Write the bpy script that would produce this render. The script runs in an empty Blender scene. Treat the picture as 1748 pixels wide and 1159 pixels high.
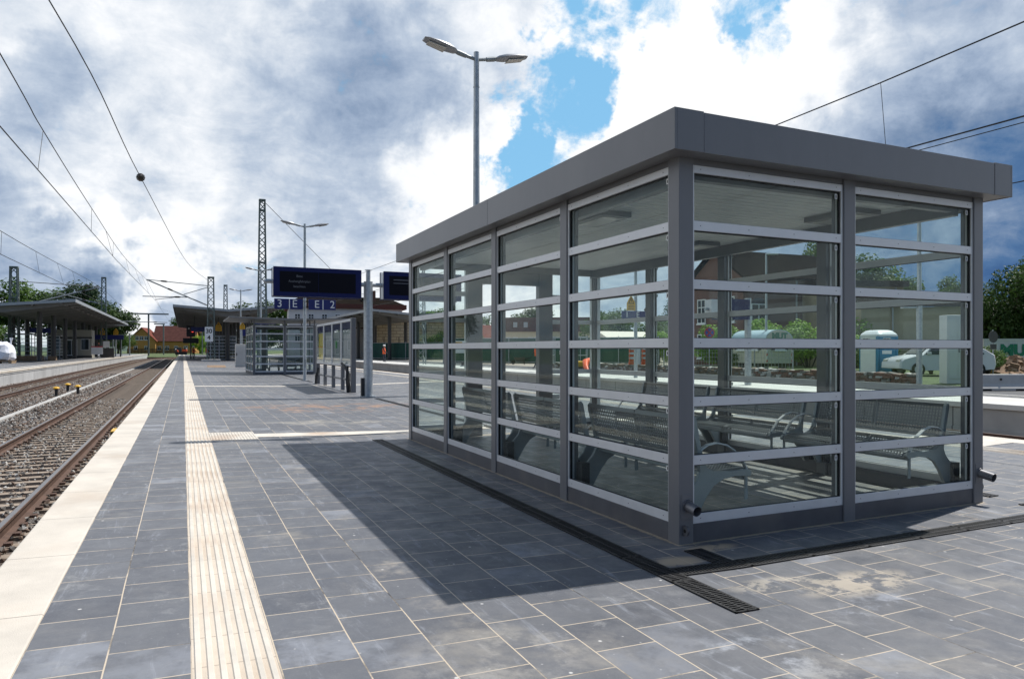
import bpy, math, random
import numpy as np
from mathutils import Vector, Matrix
random.seed(7)
R = math.radians
scene = bpy.context.scene
col = scene.collection

# ------------------------------------------------------------------ camera
CAM_H = 1.3
YAW = R(24.7)
cd = bpy.data.cameras.new('camera')
cam = bpy.data.objects.new('camera', cd); col.objects.link(cam)
cam.location = (0, 0, CAM_H)
cam.rotation_euler = (R(90), 0, -YAW)
cd.sensor_width = 36.0
cd.lens = 25.13
cd.shift_y = 0.0100
cd.clip_start = 0.05
cd.clip_end = 6000
scene.camera = cam
SY, CY = math.sin(YAW), math.cos(YAW)

def V(r, f, z=0.0):
    """site grid turned by 24.7 degrees against the platform: r metres right, f metres along"""
    return Vector((f*SY + r*CY, f*CY - r*SY, z))

# ------------------------------------------------------------------ exposure
scene.view_settings.view_transform = 'Standard'
scene.view_settings.look = 'None'
scene.view_settings.exposure = 0.12
scene.view_settings.gamma = 1.0
scene.render.engine = 'CYCLES'
scene.cycles.max_bounces = 12
scene.cycles.transparent_max_bounces = 48
scene.cycles.use_denoising = True
scene.cycles.caustics_reflective = False
scene.cycles.caustics_refractive = False

# ------------------------------------------------------------------ sun
SUN = Vector((1.706, 0.386, 2.866)).normalized()
sl = bpy.data.lights.new('sun', 'SUN')
sl.energy = 5.0; sl.angle = R(0.5); sl.color = (1.0, 0.965, 0.91)
so = bpy.data.objects.new('sun', sl); col.objects.link(so)
so.rotation_euler = (-SUN).to_track_quat('-Z', 'Y').to_euler()
so.location = (30, 10, 50)

# ------------------------------------------------------------------ sky
def sky():
    w = bpy.data.worlds.new('World'); scene.world = w; w.use_nodes = True
    nt = w.node_tree; N = nt.nodes; L = nt.links; N.clear()
    def nd(t, **k):
        n = N.new(t)
        for a, b in k.items(): setattr(n, a, b)
        return n
    def math_(op, a, b=None, clamp=False):
        n = nd('ShaderNodeMath', operation=op, use_clamp=clamp)
        for i, v in enumerate((a, b)):
            if v is None: continue
            if isinstance(v, (int, float)): n.inputs[i].default_value = v
            else: L.new(v, n.inputs[i])
        return n.outputs[0]
    def vm(op, a, b=None, s=None):
        n = nd('ShaderNodeVectorMath', operation=op)
        for i, v in enumerate((a, b)):
            if v is None: continue
            if isinstance(v, (tuple, list, Vector)): n.inputs[i].default_value = v
            else: L.new(v, n.inputs[i])
        if s is not None: n.inputs['Scale'].default_value = s
        return n
    def noise(vec, sc, det, rough=.55, dist=0.0):
        n = nd('ShaderNodeTexNoise'); n.inputs['Scale'].default_value = sc
        n.inputs['Detail'].default_value = det; n.inputs['Roughness'].default_value = rough
        n.inputs['Distortion'].default_value = dist
        L.new(vec, n.inputs['Vector']); return n
    out = nd('ShaderNodeOutputWorld'); bg = nd('ShaderNodeBackground'); bg.inputs[1].default_value = 0.1
    L.new(bg.outputs[0], out.inputs[0])
    st = nd('ShaderNodeTexSky', sky_type='NISHITA'); st.sun_disc = False
    st.sun_elevation = R(58.6); st.sun_rotation = R(77.2)
    tc = nd('ShaderNodeTexCoord'); d = tc.outputs['Generated']
    sep = nd('ShaderNodeSeparateXYZ'); L.new(d, sep.inputs[0])
    zz = math_('ADD', math_('MAXIMUM', sep.outputs[2], 0.0), 0.34)
    cmb = nd('ShaderNodeCombineXYZ')
    L.new(math_('DIVIDE', sep.outputs[0], zz), cmb.inputs[0]); L.new(math_('DIVIDE', sep.outputs[1], zz), cmb.inputs[1])
    p = cmb.outputs[0]
    big = noise(p, 2.0, 9, .58, .5)
    fine = noise(p, 5.5, 10, .62, .4)
    puff = noise(d, 13.0, 10, .66, .3)
    wob = noise(d, 4.5, 6, .6, 0)
    wv = vm('SCALE', vm('SUBTRACT', wob.outputs['Color'], (.5, .5, .5)).outputs[0], s=.34)
    wob2 = noise(d, 17, 5, .6, 0)
    wv2 = vm('SCALE', vm('SUBTRACT', wob2.outputs['Color'], (.5, .5, .5)).outputs[0], s=.10)
    dw = vm('NORMALIZE', vm('ADD', vm('ADD', d, wv.outputs[0]).outputs[0], wv2.outputs[0]).outputs[0]).outputs[0]
    def blob(az, el, rad, amt, acc, inner=.0):
        # az degrees clockwise from the platform's axis, el above the horizon
        v = (math.sin(R(az))*math.cos(R(el)), math.cos(R(az))*math.cos(R(el)), math.sin(R(el)))
        dt = vm('DOT_PRODUCT', dw, v).outputs['Value']
        mr = nd('ShaderNodeMapRange', interpolation_type='SMOOTHSTEP')
        L.new(dt, mr.inputs[0])
        mr.inputs[1].default_value = math.cos(R(rad)); mr.inputs[2].default_value = math.cos(R(rad*inner))
        mr.inputs[3].default_value = 0; mr.inputs[4].default_value = amt
        return math_('ADD', acc, mr.outputs[0])
    Lm = math_('ADD', math_('MULTIPLY', math_('SUBTRACT', big.outputs[0], .5), .46), .665)
    Lm = math_('ADD', Lm, math_('MULTIPLY', math_('SUBTRACT', fine.outputs[0], .5), .64))
    Lm = math_('ADD', Lm, math_('MULTIPLY', math_('SUBTRACT', puff.outputs[0], .5), .46))
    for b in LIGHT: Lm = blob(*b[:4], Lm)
    cr = nd('ShaderNodeValToRGB'); e = cr.color_ramp.elements
    e[0].position = 0.0; e[0].color = (.045, .110, .26, 1)
    e[1].position = 1.0; e[1].color = (.97, .975, .98, 1)
    for ps, c in ((.16, (.080, .165, .325)), (.32, (.19, .27, .41)), (.46, (.325, .41, .55)), (.60, (.47, .55, .67)), (.74, (.68, .735, .81)), (.88, (.90, .92, .95))):
        q = e.new(ps); q.color = (*c, 1)
    L.new(Lm, cr.inputs[0])
    cov = math_('ADD', math_('MULTIPLY', math_('SUBTRACT', fine.outputs[0], .5), 1.5), 1.14)
    cov = math_('ADD', cov, math_('MULTIPLY', math_('SUBTRACT', puff.outputs[0], .5), 1.9))
    for b in GAPS: cov = blob(*b[:4], cov)
    cm = nd('ShaderNodeMapRange', interpolation_type='SMOOTHSTEP'); L.new(cov, cm.inputs[0])
    cm.inputs[1].default_value = .22; cm.inputs[2].default_value = .84
    # thin air of the openings: Nishita sky, a little lifted
    blue = nd('ShaderNodeMix', data_type='RGBA'); blue.inputs[0].default_value = .75
    L.new(st.outputs[0], blue.inputs[6]); blue.inputs[7].default_value = (2.2, 5.6, 8.7, 1)
    cl = nd('ShaderNodeMix', data_type='RGBA', blend_type='MULTIPLY'); cl.inputs[0].default_value = 1
    L.new(cr.outputs[0], cl.inputs[6]); cl.inputs[7].default_value = (10, 10, 10, 1)
    mx = nd('ShaderNodeMix', data_type='RGBA'); L.new(cm.outputs[0], mx.inputs[0])
    L.new(blue.outputs[2], mx.inputs[6]); L.new(cl.outputs[2], mx.inputs[7])
    L.new(mx.outputs[2], bg.inputs[0])

# (azimuth, elevation, radius, amount)
LIGHT = [
 (2, 18, 42, +.15),
 (12, 16.5, 11, -.20), (15, 20, 8, -.12), (2, 24, 10, -.06),
 (59, 9.5, 13, -.29), (66, 4, 14, -.24), (48, 4, 10, -.26), (60, 20, 10, -.10), (34, 4, 9, -.12),
 (-11, 12, 6, -.14), (-11, 6, 6, -.22), (-6, 3.5, 5, -.36), (8, 5, 6, -.20), (1, 4, 5, -.16), (-9, 15, 4, -.10), (-4, 15, 6, -.06),
 (39, 20, 11, +.42), (34, 27, 9, +.20), (20, 12, 7, +.24), (46, 25, 7, +.18), (31, 14, 5, +.15),
 (-2, 7, 3.6, +.26), (-3.4, 2.6, 3.0, +.42), (24, 4, 6, +.06),
 (-75, 25, 35, +.15), (165, 14, 34, -.34), (205, 12, 34, -.34), (20, 82, 52, -.46), (150, 45, 40, -.30), (-110, 55, 36, -.30), (95, 40, 34, -.30), (-140, 20, 30, -.25),  # unseen sky: tones added only to cut ambient light and steer pane reflections
]
GAPS = [
 (28.0, 18.0, 6.6, -.90), (26.0, 14.0, 4.8, -.80), (29, 22.5, 4.5, -.55), (32, 20, 3, -.35), (42.5, 25.5, 4.0, -.8), (43.5, 21.5, 3.0, -.60), (11, 8, 3, -.45), (33, 25, 4.0, -.5), (4, 9, 3, -.4),
]
sky()

# ------------------------------------------------------------------ materials
MATS = {}
def mat(name, color, rough=.6, metal=0.0, var=0.0, vscale=3.0, bump=0.0, bscale=40.0, emit=None, spec=.5, stretch=None, stain=None):
    """plain surface with a noise variation of its colour (var) and a bump"""
    m = bpy.data.materials.new(name); m.use_nodes = True
    nt = m.node_tree; N = nt.nodes; L = nt.links
    b = N['Principled BSDF']
    b.inputs['Base Color'].default_value = (*color, 1); b.inputs['Roughness'].default_value = rough
    b.inputs['Metallic'].default_value = metal; b.inputs['Specular IOR Level'].default_value = spec
    tc = N.new('ShaderNodeTexCoord'); src = tc.outputs['Object']
    if stretch:
        mp = N.new('ShaderNodeMapping'); mp.inputs['Scale'].default_value = stretch
        L.new(src, mp.inputs[0]); src = mp.outputs[0]
    if var:
        n = N.new('ShaderNodeTexNoise'); n.inputs['Scale'].default_value = vscale; n.inputs['Detail'].default_value = 8; n.inputs['Roughness'].default_value = .65
        L.new(src, n.inputs[0])
        r = N.new('ShaderNodeValToRGB'); e = r.color_ramp.elements
        e[0].position = .3; e[1].position = .7
        e[0].color = (*[c*(1-var) for c in color], 1); e[1].color = (*[min(1, c*(1+var)) for c in color], 1)
        L.new(n.outputs[0], r.inputs[0]); outc = r.outputs[0]
        if stain:
            n2 = N.new('ShaderNodeTexNoise'); n2.inputs['Scale'].default_value = vscale*.4; n2.inputs['Detail'].default_value = 6
            L.new(src, n2.inputs[0])
            mr = N.new('ShaderNodeMapRange'); mr.inputs[1].default_value = .52; mr.inputs[2].default_value = .72; mr.inputs[4].default_value = stain[1]
            L.new(n2.outputs[0], mr.inputs[0])
            mx = N.new('ShaderNodeMix'); mx.data_type = 'RGBA'; L.new(mr.outputs[0], mx.inputs[0]); L.new(outc, mx.inputs[6])
            mx.inputs[7].default_value = (*stain[0], 1); outc = mx.outputs[2]
        L.new(outc, b.inputs['Base Color'])
        mr = N.new('ShaderNodeMapRange'); mr.inputs[3].default_value = max(0, rough-.1); mr.inputs[4].default_value = min(1, rough+.1)
        L.new(n.outputs[0], mr.inputs[0]); L.new(mr.outputs[0], b.inputs['Roughness'])
    if bump:
        n = N.new('ShaderNodeTexNoise'); n.inputs['Scale'].default_value = bscale; n.inputs['Detail'].default_value = 6
        L.new(src, n.inputs[0])
        bp = N.new('ShaderNodeBump'); bp.inputs['Strength'].default_value = bump; bp.inputs['Distance'].default_value = .01
        L.new(n.outputs[0], bp.inputs['Height']); L.new(bp.outputs[0], b.inputs['Normal'])
    if emit:
        b.inputs['Emission Color'].default_value = (*emit[0], 1); b.inputs['Emission Strength'].default_value = emit[1]
    MATS[name] = m
    return m

def glass_mat(name, tint, refl=1.0):
    m = bpy.data.materials.new(name); m.use_nodes = True
    nt = m.node_tree; N = nt.nodes; L = nt.links; N.clear()
    o = N.new('ShaderNodeOutputMaterial'); mx = N.new('ShaderNodeMixShader')
    t = N.new('ShaderNodeBsdfTransparent'); t.inputs[0].default_value = (*tint, 1)
    g = N.new('ShaderNodeBsdfGlossy'); g.inputs['Roughness'].default_value = .004; g.inputs[0].default_value = (.95, .98, .97, 1)
    f = N.new('ShaderNodeFresnel'); f.inputs[0].default_value = 1.5
    mm = N.new('ShaderNodeMath'); mm.operation = 'MULTIPLY'; mm.inputs[1].default_value = refl
    # faces met from the inside keep the same ratio
    geo = N.new('ShaderNodeNewGeometry'); ff = N.new('ShaderNodeMath'); ff.operation = 'SUBTRACT'; ff.inputs[0].default_value = 1.0
    L.new(geo.outputs['Backfacing'], ff.inputs[1])
    m2 = N.new('ShaderNodeMath'); m2.operation = 'MULTIPLY'
    L.new(f.outputs[0], mm.inputs[0]); L.new(mm.outputs[0], m2.inputs[0]); L.new(ff.outputs[0], m2.inputs[1])
    L.new(m2.outputs[0], mx.inputs[0]); L.new(t.outputs[0], mx.inputs[1]); L.new(g.outputs[0], mx.inputs[2])
    df = N.new('ShaderNodeBsdfDiffuse'); df.inputs[0].default_value = (.55, .55, .52, 1)
    tc = N.new('ShaderNodeTexCoord'); n1 = N.new('ShaderNodeTexNoise'); n1.inputs['Scale'].default_value = 2.6; n1.inputs['Detail'].default_value = 9; n1.inputs['Roughness'].default_value = .7
    mp = N.new('ShaderNodeMapping'); mp.inputs['Scale'].default_value = (1, 1, .3); L.new(tc.outputs['Object'], mp.inputs[0]); L.new(mp.outputs[0], n1.inputs[0])
    r1 = N.new('ShaderNodeMapRange'); r1.inputs[1].default_value = .45; r1.inputs[2].default_value = .75; r1.inputs[3].default_value = .002; r1.inputs[4].default_value = .028
    L.new(n1.outputs[0], r1.inputs[0])
    m3 = N.new('ShaderNodeMath'); m3.operation = 'MULTIPLY'; L.new(r1.outputs[0], m3.inputs[0]); L.new(ff.outputs[0], m3.inputs[1])
    mx2 = N.new('ShaderNodeMixShader'); L.new(m3.outputs[0], mx2.inputs[0]); L.new(mx.outputs[0], mx2.inputs[1]); L.new(df.outputs[0], mx2.inputs[2])
    L.new(mx2.outputs[0], o.inputs[0])
    MATS[name] = m
    return m

def leaf_mat(name, c1, c2):
    m = bpy.data.materials.new(name); m.use_nodes = True
    nt = m.node_tree; N = nt.nodes; L = nt.links; N.clear()
    o = N.new('ShaderNodeOutputMaterial'); mx = N.new('ShaderNodeMixShader'); mx.inputs[0].default_value = .32
    d = N.new('ShaderNodeBsdfPrincipled'); d.inputs['Roughness'].default_value = .55; d.inputs['Specular IOR Level'].default_value = .3
    t = N.new('ShaderNodeBsdfTranslucent')
    tc = N.new('ShaderNodeTexCoord'); n = N.new('ShaderNodeTexNoise'); n.inputs['Scale'].default_value = .9; n.inputs['Detail'].default_value = 6
    n.inputs['Roughness'].default_value = .8
    L.new(tc.outputs['Object'], n.inputs[0])
    r = N.new('ShaderNodeValToRGB'); e = r.color_ramp.elements
    e[0].position = .32; e[1].position = .68; e[0].color = (*c1, 1); e[1].color = (*c2, 1)
    L.new(n.outputs[0], r.inputs[0])
    L.new(r.outputs[0], d.inputs[0]); L.new(r.outputs[0], t.inputs[0])
    L.new(d.outputs[0], mx.inputs[1]); L.new(t.outputs[0], mx.inputs[2]); L.new(mx.outputs[0], o.inputs[0])
    MATS[name] = m
    return m

def tile_mat(name, x0, w, l, yoff=0.0, sandy=.55, main=True):
    """dark concrete paving slabs in columns along the platform, sand in the joints, scuffs and sand stains"""
    m = bpy.data.materials.new(name); m.use_nodes = True
    nt = m.node_tree; N = nt.nodes; L = nt.links
    b = N['Principled BSDF']; b.inputs['Specular IOR Level'].default_value = .5
    def nd(t, **k):
        n = N.new(t)
        for a, v in k.items(): setattr(n, a, v)
        return n
    def noise(vec, sc, det=8, rough=.6, dist=0):
        n = nd('ShaderNodeTexNoise'); n.inputs['Scale'].default_value = sc; n.inputs['Detail'].default_value = det
        n.inputs['Roughness'].default_value = rough; n.inputs['Distortion'].default_value = dist
        L.new(vec, n.inputs['Vector']); return n.outputs[0]
    def mr(v, a, b_, c=0., d=1., smooth=True):
        n = nd('ShaderNodeMapRange'); n.inputs[1].default_value = a; n.inputs[2].default_value = b_
        n.inputs[3].default_value = c; n.inputs[4].default_value = d
        if smooth: n.interpolation_type = 'SMOOTHSTEP'
        L.new(v, n.inputs[0]); return n.outputs[0]
    def mth(op, a, b_, clamp=False):
        n = nd('ShaderNodeMath', operation=op, use_clamp=clamp)
        for i, v in enumerate((a, b_)):
            if isinstance(v, (int, float)): n.inputs[i].default_value = v
            else: L.new(v, n.inputs[i])
        return n.outputs[0]
    def mix(f, a, b_):
        n = nd('ShaderNodeMix', data_type='RGBA')
        if isinstance(f, float): n.inputs[0].default_value = f
        else: L.new(f, n.inputs[0])
        for i, v in ((6, a), (7, b_)):
            if isinstance(v, tuple): n.inputs[i].default_value = (*v, 1)
            else: L.new(v, n.inputs[i])
        return n.outputs[2]
    tc = nd('ShaderNodeTexCoord'); P = tc.outputs['Object']
    # slabs are never laid dead straight
    wob = nd('ShaderNodeTexNoise'); wob.inputs['Scale'].default_value = 2.2; wob.inputs['Detail'].default_value = 2; L.new(P, wob.inputs[0])
    wsub = nd('ShaderNodeVectorMath', operation='SUBTRACT'); L.new(wob.outputs['Color'], wsub.inputs[0]); wsub.inputs[1].default_value = (.5, .5, .5)
    wsc = nd('ShaderNodeVectorMath', operation='SCALE'); L.new(wsub.outputs[0], wsc.inputs[0]); wsc.inputs['Scale'].default_value = .008
    wad = nd('ShaderNodeVectorMath', operation='ADD'); L.new(P, wad.inputs[0]); L.new(wsc.outputs[0], wad.inputs[1])
    sp = nd('ShaderNodeSeparateXYZ'); L.new(wad.outputs[0], sp.inputs[0])
    cb = nd('ShaderNodeCombineXYZ')
    L.new(mth('ADD', sp.outputs[1], 60.0+yoff), cb.inputs[0]); L.new(mth('ADD', sp.outputs[0], 30*w - x0), cb.inputs[1])
    br = nd('ShaderNodeTexBrick', offset=.5, offset_frequency=2, squash=1.0)
    br.inputs['Scale'].default_value = 1.0; br.inputs['Mortar Size'].default_value = .0036; br.inputs['Mortar Smooth'].default_value = .25
    br.inputs['Brick Width'].default_value = l; br.inputs['Row Height'].default_value = w; br.inputs['Bias'].default_value = 0
    br.inputs['Color1'].default_value = (.078, .083, .098, 1); br.inputs['Color2'].default_value = (.112, .117, .131, 1)
    br.inputs['Mortar'].default_value = (.1, .1, .1, 1)
    L.new(cb.outputs[0], br.inputs['Vector'])
    c = br.outputs['Color']; joint = br.outputs['Fac']
    # each slab has its own tone, a few are bleached by mortar haze
    wn = nd('ShaderNodeTexWhiteNoise', noise_dimensions='2D')
    sx_ = nd('ShaderNodeSeparateXYZ'); L.new(cb.outputs[0], sx_.inputs[0])
    row = mth('FLOOR', mth('DIVIDE', sx_.outputs[1], w), 0)
    odd = mth('MULTIPLY', mth('SUBTRACT', 1.0, mth('MODULO', row, 2.0)), .5*l)
    cix = mth('FLOOR', mth('DIVIDE', mth('ADD', sx_.outputs[0], odd), l), 0)
    cw = nd('ShaderNodeCombineXYZ'); L.new(cix, cw.inputs[0]); L.new(row, cw.inputs[1]); L.new(cw.outputs[0], wn.inputs['Vector'])
    haze = mth('MULTIPLY', mr(wn.outputs['Value'], .90, .98, 0, .65), mr(noise(P, 4, 8, .7), .36, .62, .1, 1))
    c = mix(haze, c, (.27, .285, .32))
    # cloudy wear inside the slabs
    c = mix(mr(noise(P, 7, 9, .7), .35, .75, 0, .45), c, (.165, .167, .172))
    c = mix(mr(noise(P, 90, 5, .7), .5, .8, 0, .4), c, (.2, .2, .205))
    # long pale scuffs
    mp = nd('ShaderNodeMapping'); mp.inputs['Rotation'].default_value = (0, 0, R(12)); mp.inputs['Scale'].default_value = (9, 1.3, 1); L.new(P, mp.inputs[0])
    c = mix(mr(noise(mp.outputs[0], 1.0, 10, .75, .6), .56, .72, 0, .55), c, (.33, .345, .385))
    mp2 = nd('ShaderNodeMapping'); mp2.inputs['Rotation'].default_value = (0, 0, R(-70)); mp2.inputs['Scale'].default_value = (5, .8, 1); L.new(P, mp2.inputs[0])
    c = mix(mr(noise(mp2.outputs[0], 1.3, 10, .75, .4), .57, .70, 0, .5), c, (.33, .35, .39))
    # dust wiped about, with crisp edges
    c = mix(mth('MULTIPLY', mr(noise(P, 3.1, 13, .78, .8), .54, .63, 0, .42), mr(noise(P, .8, 3), .40, .60)), c, (.30, .30, .30))
    c = mix(mr(noise(P, 260, 3, .8), .60, .75, 0, .5), c, (.26, .26, .265))
    # swept sand lying in clouds
    c = mix(mr(noise(P, 1.15, 10, .68, .5), .53, .72, 0, sandy), c, (.30, .275, .235))
    # fine scratches
    mp3 = nd('ShaderNodeMapping'); mp3.inputs['Rotation'].default_value = (0, 0, R(18)); mp3.inputs['Scale'].default_value = (42, 2.2, 1); L.new(P, mp3.inputs[0])
    c = mix(mth('MULTIPLY', mr(noise(mp3.outputs[0], 1.0, 8, .8, .9), .60, .70, 0, .5), mr(noise(P, 1.4, 3), .45, .62)), c, (.36, .37, .40))
    # joints: sand here, open and dark there
    jn = mr(noise(P, 1.7, 6, .7), .34, .50)
    jc = mix(jn, (.035, .033, .032), (.52, .435, .33))
    c = mix(mr(joint, .15, .75), c, jc)
    if main:
        for (px, py, ax, ay, colr, amt, th) in ((3.42, 2.82, .46, .19, (.43, .375, .30), .8, .47), (3.0, 2.99, .34, .12, (.40, .36, .30), .7, .47), (3.05, 16.2, 2.3, 1.4, (.42, .215, .10), .62, .48), (1.15, 4.3, .25, 1.3, (.36, .32, .27), .45, .52),
                                                (1.5, 7.6, .5, 2.2, (.36, .32, .26), .55, .5), (2.75, 3.55, .20, .10, (.48, .37, .25), .8, .4), (3.15, 3.72, .22, .08, (.48, .37, .25), .8, .38), (2.4, 12.9, 1.3, .5, (.42, .38, .31), .5, .45), (1.2, 2.7, .5, .3, (.34, .32, .29), .5, .45), (2.2, 2.3, .3, .25, (.40, .42, .46), .6, .5), (3.25, 2.5, .34, .22, (.36, .38, .43), .6, .50), (2.4, 1.9, .5, .3, (.34, .33, .31), .5, .5)):
            s2 = nd('ShaderNodeSeparateXYZ'); L.new(P, s2.inputs[0])
            ex = mth('DIVIDE', mth('SUBTRACT', s2.outputs[0], px), ax); ey = mth('DIVIDE', mth('SUBTRACT', s2.outputs[1], py), ay)
            rr = mth('ADD', mth('MULTIPLY', ex, ex), mth('MULTIPLY', ey, ey))
            msk = mth('MULTIPLY', mr(rr, 1.3, .1, 0, 1), mr(noise(P, 3.2 if ax < 1 else 1.6, 10, .72), th, th+(.06 if ax < .5 and ay < .2 else .13), 0, amt), True)
            c = mix(msk, c, colr)
        # sand swept against the shelter's foot
        s3 = nd('ShaderNodeSeparateXYZ'); L.new(P, s3.inputs[0])
        dx = mth('SUBTRACT', mth('ABSOLUTE', mth('SUBTRACT', s3.outputs[0], 4.6), 0), 1.6); dy = mth('SUBTRACT', mth('ABSOLUTE', mth('SUBTRACT', s3.outputs[1], 7.0), 0), 3.14)
        dd = mth('ADD', mth('MAXIMUM', dx, dy), mth('MULTIPLY', mth('SUBTRACT', noise(P, 6, 6, .7), .5), .10))
        c = mix(mth('MULTIPLY', mr(dd, .030, .008, 0, .9), mr(dd, -.13, -.05, .12, 1)), c, (.42, .335, .23))
    # mortar crumbs
    vo = nd('ShaderNodeTexVoronoi', feature='F1'); vo.inputs['Scale'].default_value = 5.5; L.new(P, vo.inputs['Vector'])
    c = mix(mr(vo.outputs['Distance'], .062, .03, 0, .75), c, (.62, .61, .58))
    vo2 = nd('ShaderNodeTexVoronoi', feature='F1'); vo2.inputs['Scale'].default_value = 17; L.new(P, vo2.inputs['Vector'])
    gate = mr(noise(P, .9, 4), .5, .6)
    c = mix(mth('MULTIPLY', mr(vo2.outputs['Distance'], .11, .05, 0, .55), gate), c, (.55, .54, .52))
    L.new(c, b.inputs['Base Color'])
    L.new(mr(noise(P, 5, 6), .3, .7, .40, .62), b.inputs['Roughness'])
    bp = nd('ShaderNodeBump'); bp.inputs['Strength'].default_value = .5; bp.inputs['Distance'].default_value = .004
    hgt = mth('SUBTRACT', mth('MULTIPLY', noise(P, 120, 4, .7), .25), joint)
    L.new(hgt, bp.inputs['Height']); L.new(bp.outputs[0], b.inputs['Normal'])
    MATS[name] = m
    return m

def block_mat(name, color, joint, axis, length, w=.006, var=.12, dirt=(.45, .3, .2), vs=2.5, dirtamt=.35):
    """pale slabs joined every `length` metres along one axis; soiled"""
    m = mat(name, color, .65, var=var, vscale=vs, bump=.25, bscale=150, stain=(dirt, dirtamt))
    nt = m.node_tree; N = nt.nodes; L = nt.links; b = N['Principled BSDF']
    src = b.inputs['Base Color'].links[0].from_socket
    tc = N.new('ShaderNodeTexCoord'); sp = N.new('ShaderNodeSeparateXYZ'); L.new(tc.outputs['Object'], sp.inputs[0])
    def mth(op, a, v):
        n = N.new('ShaderNodeMath'); n.operation = op; L.new(a, n.inputs[0]); n.inputs[1].default_value = v; return n.outputs[0]
    fr = mth('MODULO', mth('ADD', sp.outputs[axis], 100.0), length)
    ln = mth('LESS_THAN', fr, w)
    mx = N.new('ShaderNodeMix'); mx.data_type = 'RGBA'; L.new(ln, mx.inputs[0]); L.new(src, mx.inputs[6]); mx.inputs[7].default_value = (*joint, 1)
    L.new(mx.outputs[2], b.inputs['Base Color'])
    return m

def brick_mat(name, c1, c2, mortar, bw=.25, rh=.075, ms=.008, swap=False):
    m = bpy.data.materials.new(name); m.use_nodes = True
    nt = m.node_tree; N = nt.nodes; L = nt.links; b = N['Principled BSDF']; b.inputs['Roughness'].default_value = .85
    tc = N.new('ShaderNodeTexCoord'); sp = N.new('ShaderNodeSeparateXYZ'); L.new(tc.outputs['Object'], sp.inputs[0])
    ad = N.new('ShaderNodeMath'); ad.operation = 'ADD'; L.new(sp.outputs[0], ad.inputs[0]); L.new(sp.outputs[1], ad.inputs[1])
    cb = N.new('ShaderNodeCombineXYZ'); L.new(ad.outputs[0], cb.inputs[0]); L.new(sp.outputs[2], cb.inputs[1])
    br = N.new('ShaderNodeTexBrick'); br.inputs['Scale'].default_value = 1; br.inputs['Brick Width'].default_value = bw; br.inputs['Row Height'].default_value = rh
    br.inputs['Mortar Size'].default_value = ms
    br.inputs['Color1'].default_value = (*c1, 1); br.inputs['Color2'].default_value = (*c2, 1); br.inputs['Mortar'].default_value = (*mortar, 1)
    L.new(cb.outputs[0], br.inputs['Vector'])
    n = N.new('ShaderNodeTexNoise'); n.inputs['Scale'].default_value = .8; n.inputs['Detail'].default_value = 8; L.new(tc.outputs['Object'], n.inputs[0])
    mx = N.new('ShaderNodeMix'); mx.data_type = 'RGBA'; mx.blend_type = 'MULTIPLY'; mx.inputs[0].default_value = .6
    r = N.new('ShaderNodeValToRGB'); r.color_ramp.elements[0].color = (.45, .45, .45, 1); r.color_ramp.elements[1].color = (1.25, 1.2, 1.15, 1)
    L.new(n.outputs[0], r.inputs[0]); L.new(br.outputs[0], mx.inputs[6]); L.new(r.outputs[0], mx.inputs[7])
    L.new(mx.outputs[2], b.inputs['Base Color'])
    bp = N.new('ShaderNodeBump'); bp.inputs['Strength'].default_value = .6; bp.inputs['Distance'].default_value = .02; bp.invert = True
    L.new(br.outputs['Fac'], bp.inputs['Height']); L.new(bp.outputs[0], b.inputs['Normal'])
    MATS[name] = m
    return m

mat('dark_paint', (.168, .168, .176), .36, .15, var=.07, vscale=3.5, stretch=(1, 1, .35), stain=((.21, .21, .21), .35))
mat('dark_plinth', (.090, .090, .098), .45, .1, var=.16, vscale=5, stain=((.22, .19, .16), .35))
mat('aluminium', (.67, .67, .675), .38, .25, var=.05, vscale=6)
mat('aluminium_bright', (.62, .63, .65), .4, .3, var=.05, vscale=4)
mat('rubber', (.012, .012, .013), .6)
mat('screw', (.16, .16, .17), .4, .8)
mat('white_plastic', (.78, .78, .76), .4)
mat('black_print', (.015, .015, .016), .6)
mat('ceiling_white', (.86, .87, .85), .45, var=.04, vscale=1.5)
mat('galvanised', (.40, .43, .45), .42, .55, var=.24, vscale=14, stain=((.55, .57, .58), .5))
mat('spout_metal', (.17, .17, .18), .4, .5, var=.2, vscale=12)
mat('galvanised_dull', (.30, .325, .335), .5, .4, var=.25, vscale=9)
mat('lattice_green', (.125, .16, .15), .55, .2, var=.25, vscale=3, stain=((.17, .14, .11), .5))
mat('steel_bench', (.27, .30, .32), .38, .45, var=.08, vscale=6)
mat('bench_mesh', (.20, .21, .22), .35, .35, var=.05)
mat('black_bracket', (.02, .02, .022), .5)
mat('lamp_grey', (.33, .345, .37), .4, .3)
mat('lens', (.55, .54, .50), .2, .0)
mat('blue_sign', (.008, .014, .12), .35)
mat('blue_case', (.005, .010, .078), .45, spec=.25)
mat('screen_black', (.003, .003, .008), .5, spec=.15)
mat('screen_text', (.07, .08, .10), .5, emit=((.5, .55, .7), .04))
mat('sign_white', (.80, .80, .79), .45)
mat('sign_yellow', (.75, .40, .015), .45, var=.08)
mat('sign_red', (.55, .03, .03), .4)
mat('sign_blue', (.03, .07, .40), .4)
mat('letter_green', (.01, .19, .10), .5)
mat('cast_iron', (.022, .022, .023), .55, .4, var=.4, vscale=20)
mat('pit_shade', (.006, .006, .006), .9)  # near-black that paints the shade inside drains, lug holes and slots
mat('concrete', (.42, .41, .39), .8, var=.16, vscale=1.6, bump=.4, bscale=30, stain=((.27, .26, .25), .5))
mat('concrete_light', (.56, .545, .51), .8, var=.12, vscale=1.2, bump=.3, bscale=30, stain=((.36, .34, .31), .45))
mat('concrete_wall', (.33, .325, .31), .85, var=.2, vscale=1.0, bump=.4, bscale=25, stretch=(1, 1, .35), stain=((.20, .20, .19), .6))
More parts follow.
